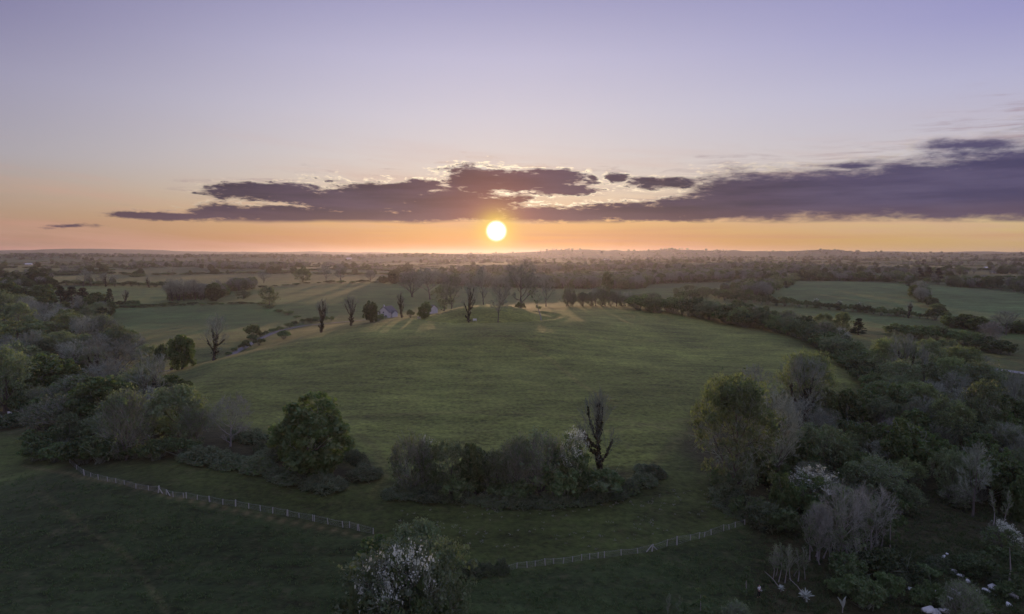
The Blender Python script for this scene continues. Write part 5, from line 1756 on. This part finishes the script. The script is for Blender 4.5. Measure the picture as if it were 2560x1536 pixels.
# ------------------------------------------------------------------ country beyond: woods and hedges too many to count
OPEN = [[(1930, 718), (1990, 702), (2265, 706), (2320, 797), (1920, 752)], [(2275, 706), (2560, 737), (2760, 770), (2760, 830), (2370, 800)], [(560, 735), (640, 722), (960, 706), (1130, 712), (1130, 772), (760, 802), (640, 760), (560, 760)],
        [(270, 772), (640, 760), (755, 802), (640, 860), (430, 930), (280, 860)], [(120, 710), (424, 714), (420, 768), (330, 772), (200, 752)], [(1720, 762), (2320, 800), (2480, 830), (2420, 885), (2150, 850), (1900, 812)],
        [(1500, 735), (1780, 752), (1880, 800), (1700, 786), (1500, 768)], [(430, 672), (940, 672), (950, 706), (640, 718), (440, 714)], [(110, 690), (440, 690), (440, 712), (110, 710)], [(2400, 694), (2700, 694), (2700, 722), (2400, 714)]]
n = 230000
dd = 470 * (6500 / 470.0) ** (rng.random(n) ** 0.86)
aa = np.radians(rng.uniform(-46, 46, n))
sx, sy = dd * np.sin(aa), dd * np.cos(aa)
_, edge = cells(sx, sy)
wood_ = fbm(sx / 300, sy / 170, 101, 4)
thr = np.interp(dd, [400, 700, 1200, 2500, 6000], [0.12, 0.19, 0.31, 0.34, 0.36])
is_wood = (wood_ > thr) & (rng.random(n) < np.interp(dd, [400, 1500, 7000], [0.7, 0.34, 0.20]))
is_hedge = (edge < np.interp(dd, [800, 3000, 7000], [5, 8, 12])) & (dd > 880)
crest = (np.abs(dd - 3400) < 160) & (np.degrees(aa) < 0) & (rng.random(n) < 0.35)
lone = (rng.random(n) < 0.0007) & (dd > 900)
sz = terrain(sx, sy)
qx, qy = project(sx, sy, sz)
bare_ = np.zeros(n, bool)
for poly in OPEN:
    bare_ |= in_poly(qx, qy, poly) & (dd < 1250)
hill_ = (dd < 620) & (np.abs(sx) < 150) | (dd < 640) & (qy > 745) & (qx > 1080) | (dd < 620) & (qx < 1100)
keep = (is_wood | is_hedge | crest | lone) & ~bare_ & ~hill_
hedge_only = is_hedge & ~is_wood & ~crest & ~lone
sx, sy, sz, dd, hedge_only = sx[keep], sy[keep], sz[keep], dd[keep], hedge_only[keep]
n = len(sx)
KINDS = [('bare', 0), ('bare', 1), ('bare', 3), ('dense', 0), ('dense', 1), ('dense', 2), ('olive', 0), ('olive', 1), ('bush', 0), ('bush', 1), ('bush', 2), ('bush', 3)]
pick = np.where(hedge_only, rng.choice([8, 9, 10, 0, 3], n, p=[.3, .28, .28, .07, .07]), rng.choice(12, n, p=[.21, .20, .19, .05, .05, .05, .08, .08, .03, .02, .02, .02]))
hgt = np.where(pick >= 8, rng.uniform(2.5, 5.5, n), rng.uniform(7, 15, n))
asp = np.where(pick >= 8, rng.uniform(0.8, 1.2, n), rng.uniform(0.8, 1.15, n)) * hgt
asp = np.where(hedge_only & (pick >= 8), hgt * 2.2, asp)
wide = asp * np.interp(dd, [600, 2000, 7000], [1.0, 1.15, 1.6])
pm = bpy.data.meshes.new('distant_woods')
pm.vertices.add(n)
pm.vertices.foreach_set('co', np.c_[sx, sy, sz - 0.3].astype(np.float32).ravel())
for nm_, tp, arr in (('pick', 'INT', pick.astype(np.int32)), ('size', 'FLOAT_VECTOR', np.c_[wide, wide, hgt].astype(np.float32)), ('turn', 'FLOAT_VECTOR', np.c_[np.zeros(n), np.zeros(n), rng.uniform(0, 6.28, n)].astype(np.float32))):
    at_ = pm.attributes.new(nm_, tp, 'POINT')
    at_.data.foreach_set('value' if tp == 'INT' else 'vector', arr.ravel())
woods = link('distant_woods', pm, kind='stuff')
ng = bpy.data.node_groups.new('scatter', 'GeometryNodeTree')
ng.interface.new_socket('Geometry', in_out='INPUT', socket_type='NodeSocketGeometry')
ng.interface.new_socket('Geometry', in_out='OUTPUT', socket_type='NodeSocketGeometry')
gi, go = ng.nodes.new('NodeGroupInput'), ng.nodes.new('NodeGroupOutput')
iop = ng.nodes.new('GeometryNodeInstanceOnPoints')
g2i = ng.nodes.new('GeometryNodeGeometryToInstance')


def whole_plant(kind, i):
    """a plant standing in the scene as one mesh; the far woods repeat its mesh"""
    if (kind, i, True) in FIRST:
        return FIRST[(kind, i, True)]
    spots = dict(bare=(1440, 700), dense=(1520, 712), olive=(1600, 722), bush=(1580, 735))
    px, py = spots[kind]
    px += 26 * i
    o = put(kind, px, py - 30, py, 30, 'hazy %s in the low ground right of the sun glare' % dict(bare='bare tree', dense='dark round tree', olive='olive tree', bush='bush')[kind], 700 + 30 * i,
            'hazy plants right of the sun glare ' + kind, True, which=i)
    hazy.append((px, o))
    return o


srcs, hazy = [], []
for kind, i in KINDS:
    nd = ng.nodes.new('GeometryNodeObjectInfo')
    nd.transform_space = 'ORIGINAL'
    nd.inputs['Object'].default_value = whole_plant(kind, i)
    nd.inputs['As Instance'].default_value = True
    srcs.append(nd)
tell_apart(hazy)
for nd in reversed(srcs):
    ng.links.new(nd.outputs['Geometry'], g2i.inputs[0])


def named(nm_, tp):
    nd = ng.nodes.new('GeometryNodeInputNamedAttribute')
    nd.data_type = tp
    nd.inputs['Name'].default_value = nm_
    return nd.outputs['Attribute']


ng.links.new(gi.outputs[0], iop.inputs['Points'])
ng.links.new(g2i.outputs[0], iop.inputs['Instance'])
iop.inputs['Pick Instance'].default_value = True
ng.links.new(named('pick', 'INT'), iop.inputs['Instance Index'])
ng.links.new(named('turn', 'FLOAT_VECTOR'), iop.inputs['Rotation'])
ng.links.new(named('size', 'FLOAT_VECTOR'), iop.inputs['Scale'])
ng.links.new(iop.outputs[0], go.inputs[0])
woods.modifiers.new('scatter', 'NODES').node_group = ng
print('distant plants', n)


# ------------------------------------------------------------------ rough grass in the foreground
def tufts(name, n, poly, size, mat, clump, seed):
    g = np.random.default_rng(seed)
    q = np.array(poly, float)
    px = g.uniform(q[:, 0].min(), q[:, 0].max(), n * 3)
    py = g.uniform(q[:, 1].min(), q[:, 1].max(), n * 3)
    k = in_poly(px, py, poly)
    px, py = px[k], py[k]
    # onto the land (nearly level here)
    rx_, ry_, rz_ = ray(px, py)
    t = -(EYE[2] - 0.5) / rz_
    for _ in range(4):
        t = (terrain(rx_ * t, ry_ * t) - EYE[2]) / rz_
    x_, y_ = rx_ * t, ry_ * t
    k = (fbm(x_ / 4, y_ / 2.2, seed, 4) + 0.5 * fbm(x_ / 25, y_ / 14, seed + 9, 2) + 0.5 * g.normal(size=len(x_))) > clump
    x_, y_ = x_[k][:n], y_[k][:n]
    z_ = terrain(x_, y_)
    m_ = 7
    a = np.repeat(np.c_[x_, y_, z_], m_, 0) + g.normal(size=(len(x_) * m_, 3)) * [0.14, 0.14, 0]
    h = g.uniform(0.5, 1.1, len(a)) * size
    b_ = a + np.c_[g.normal(size=(len(a), 2)) * size * 0.5, h]
    bb = Bits(mat)
    bb.ribbons(a, b_, 0.07, g, 0, 0.2)
    link(name, bb.mesh(name), kind='stuff')


tufts('rough_grass', 5200, [(0, 1180), (200, 1200), (640, 1300), (950, 1370), (960, 1536), (0, 1536)], 0.34, 'bush', 0.55, 5)
tufts('rough_grass', 2600, [(1130, 1450), (1500, 1410), (1880, 1330), (1960, 1400), (1900, 1536), (1130, 1536)], 0.34, 'bush', 0.55, 15)
tufts('dry_stalks', 900, [(980, 1270), (1250, 1265), (1640, 1215), (1780, 1230), (1860, 1290), (1500, 1375), (1270, 1400), (1000, 1340)], 0.22, 'paletwig', 0.6, 25)
tufts('dark_undergrowth', 6000, [(1900, 1320), (2560, 1180), (2560, 1536), (1900, 1536)], 0.6, 'bush', 0.3, 35)

# ------------------------------------------------------------------ haze over the whole country
m, t, o = material('evening_haze')
pv = t.node('ShaderNodeVolumePrincipled')
pv.inputs['Color'].default_value = (0.84, 0.82, 1.0, 1.0)
pv.inputs['Density'].default_value = 5.4e-5
pv.inputs['Anisotropy'].default_value = 0.66
t.put(o.inputs['Volume'], pv.outputs[0])
S, ZB, ZT = 11000.0, -12.0, 125.0
v = [(x, y, z) for z in (ZB, ZT) for x, y in ((-S, -S), (S, -S), (S, S), (-S, S))]
hz = build_mesh('haze', v, [(3, 2, 1, 0), (4, 5, 6, 7), (0, 1, 5, 4), (1, 2, 6, 5), (2, 3, 7, 6), (3, 0, 4, 7)], None, (m,))
link('haze', hz, kind='stuff')
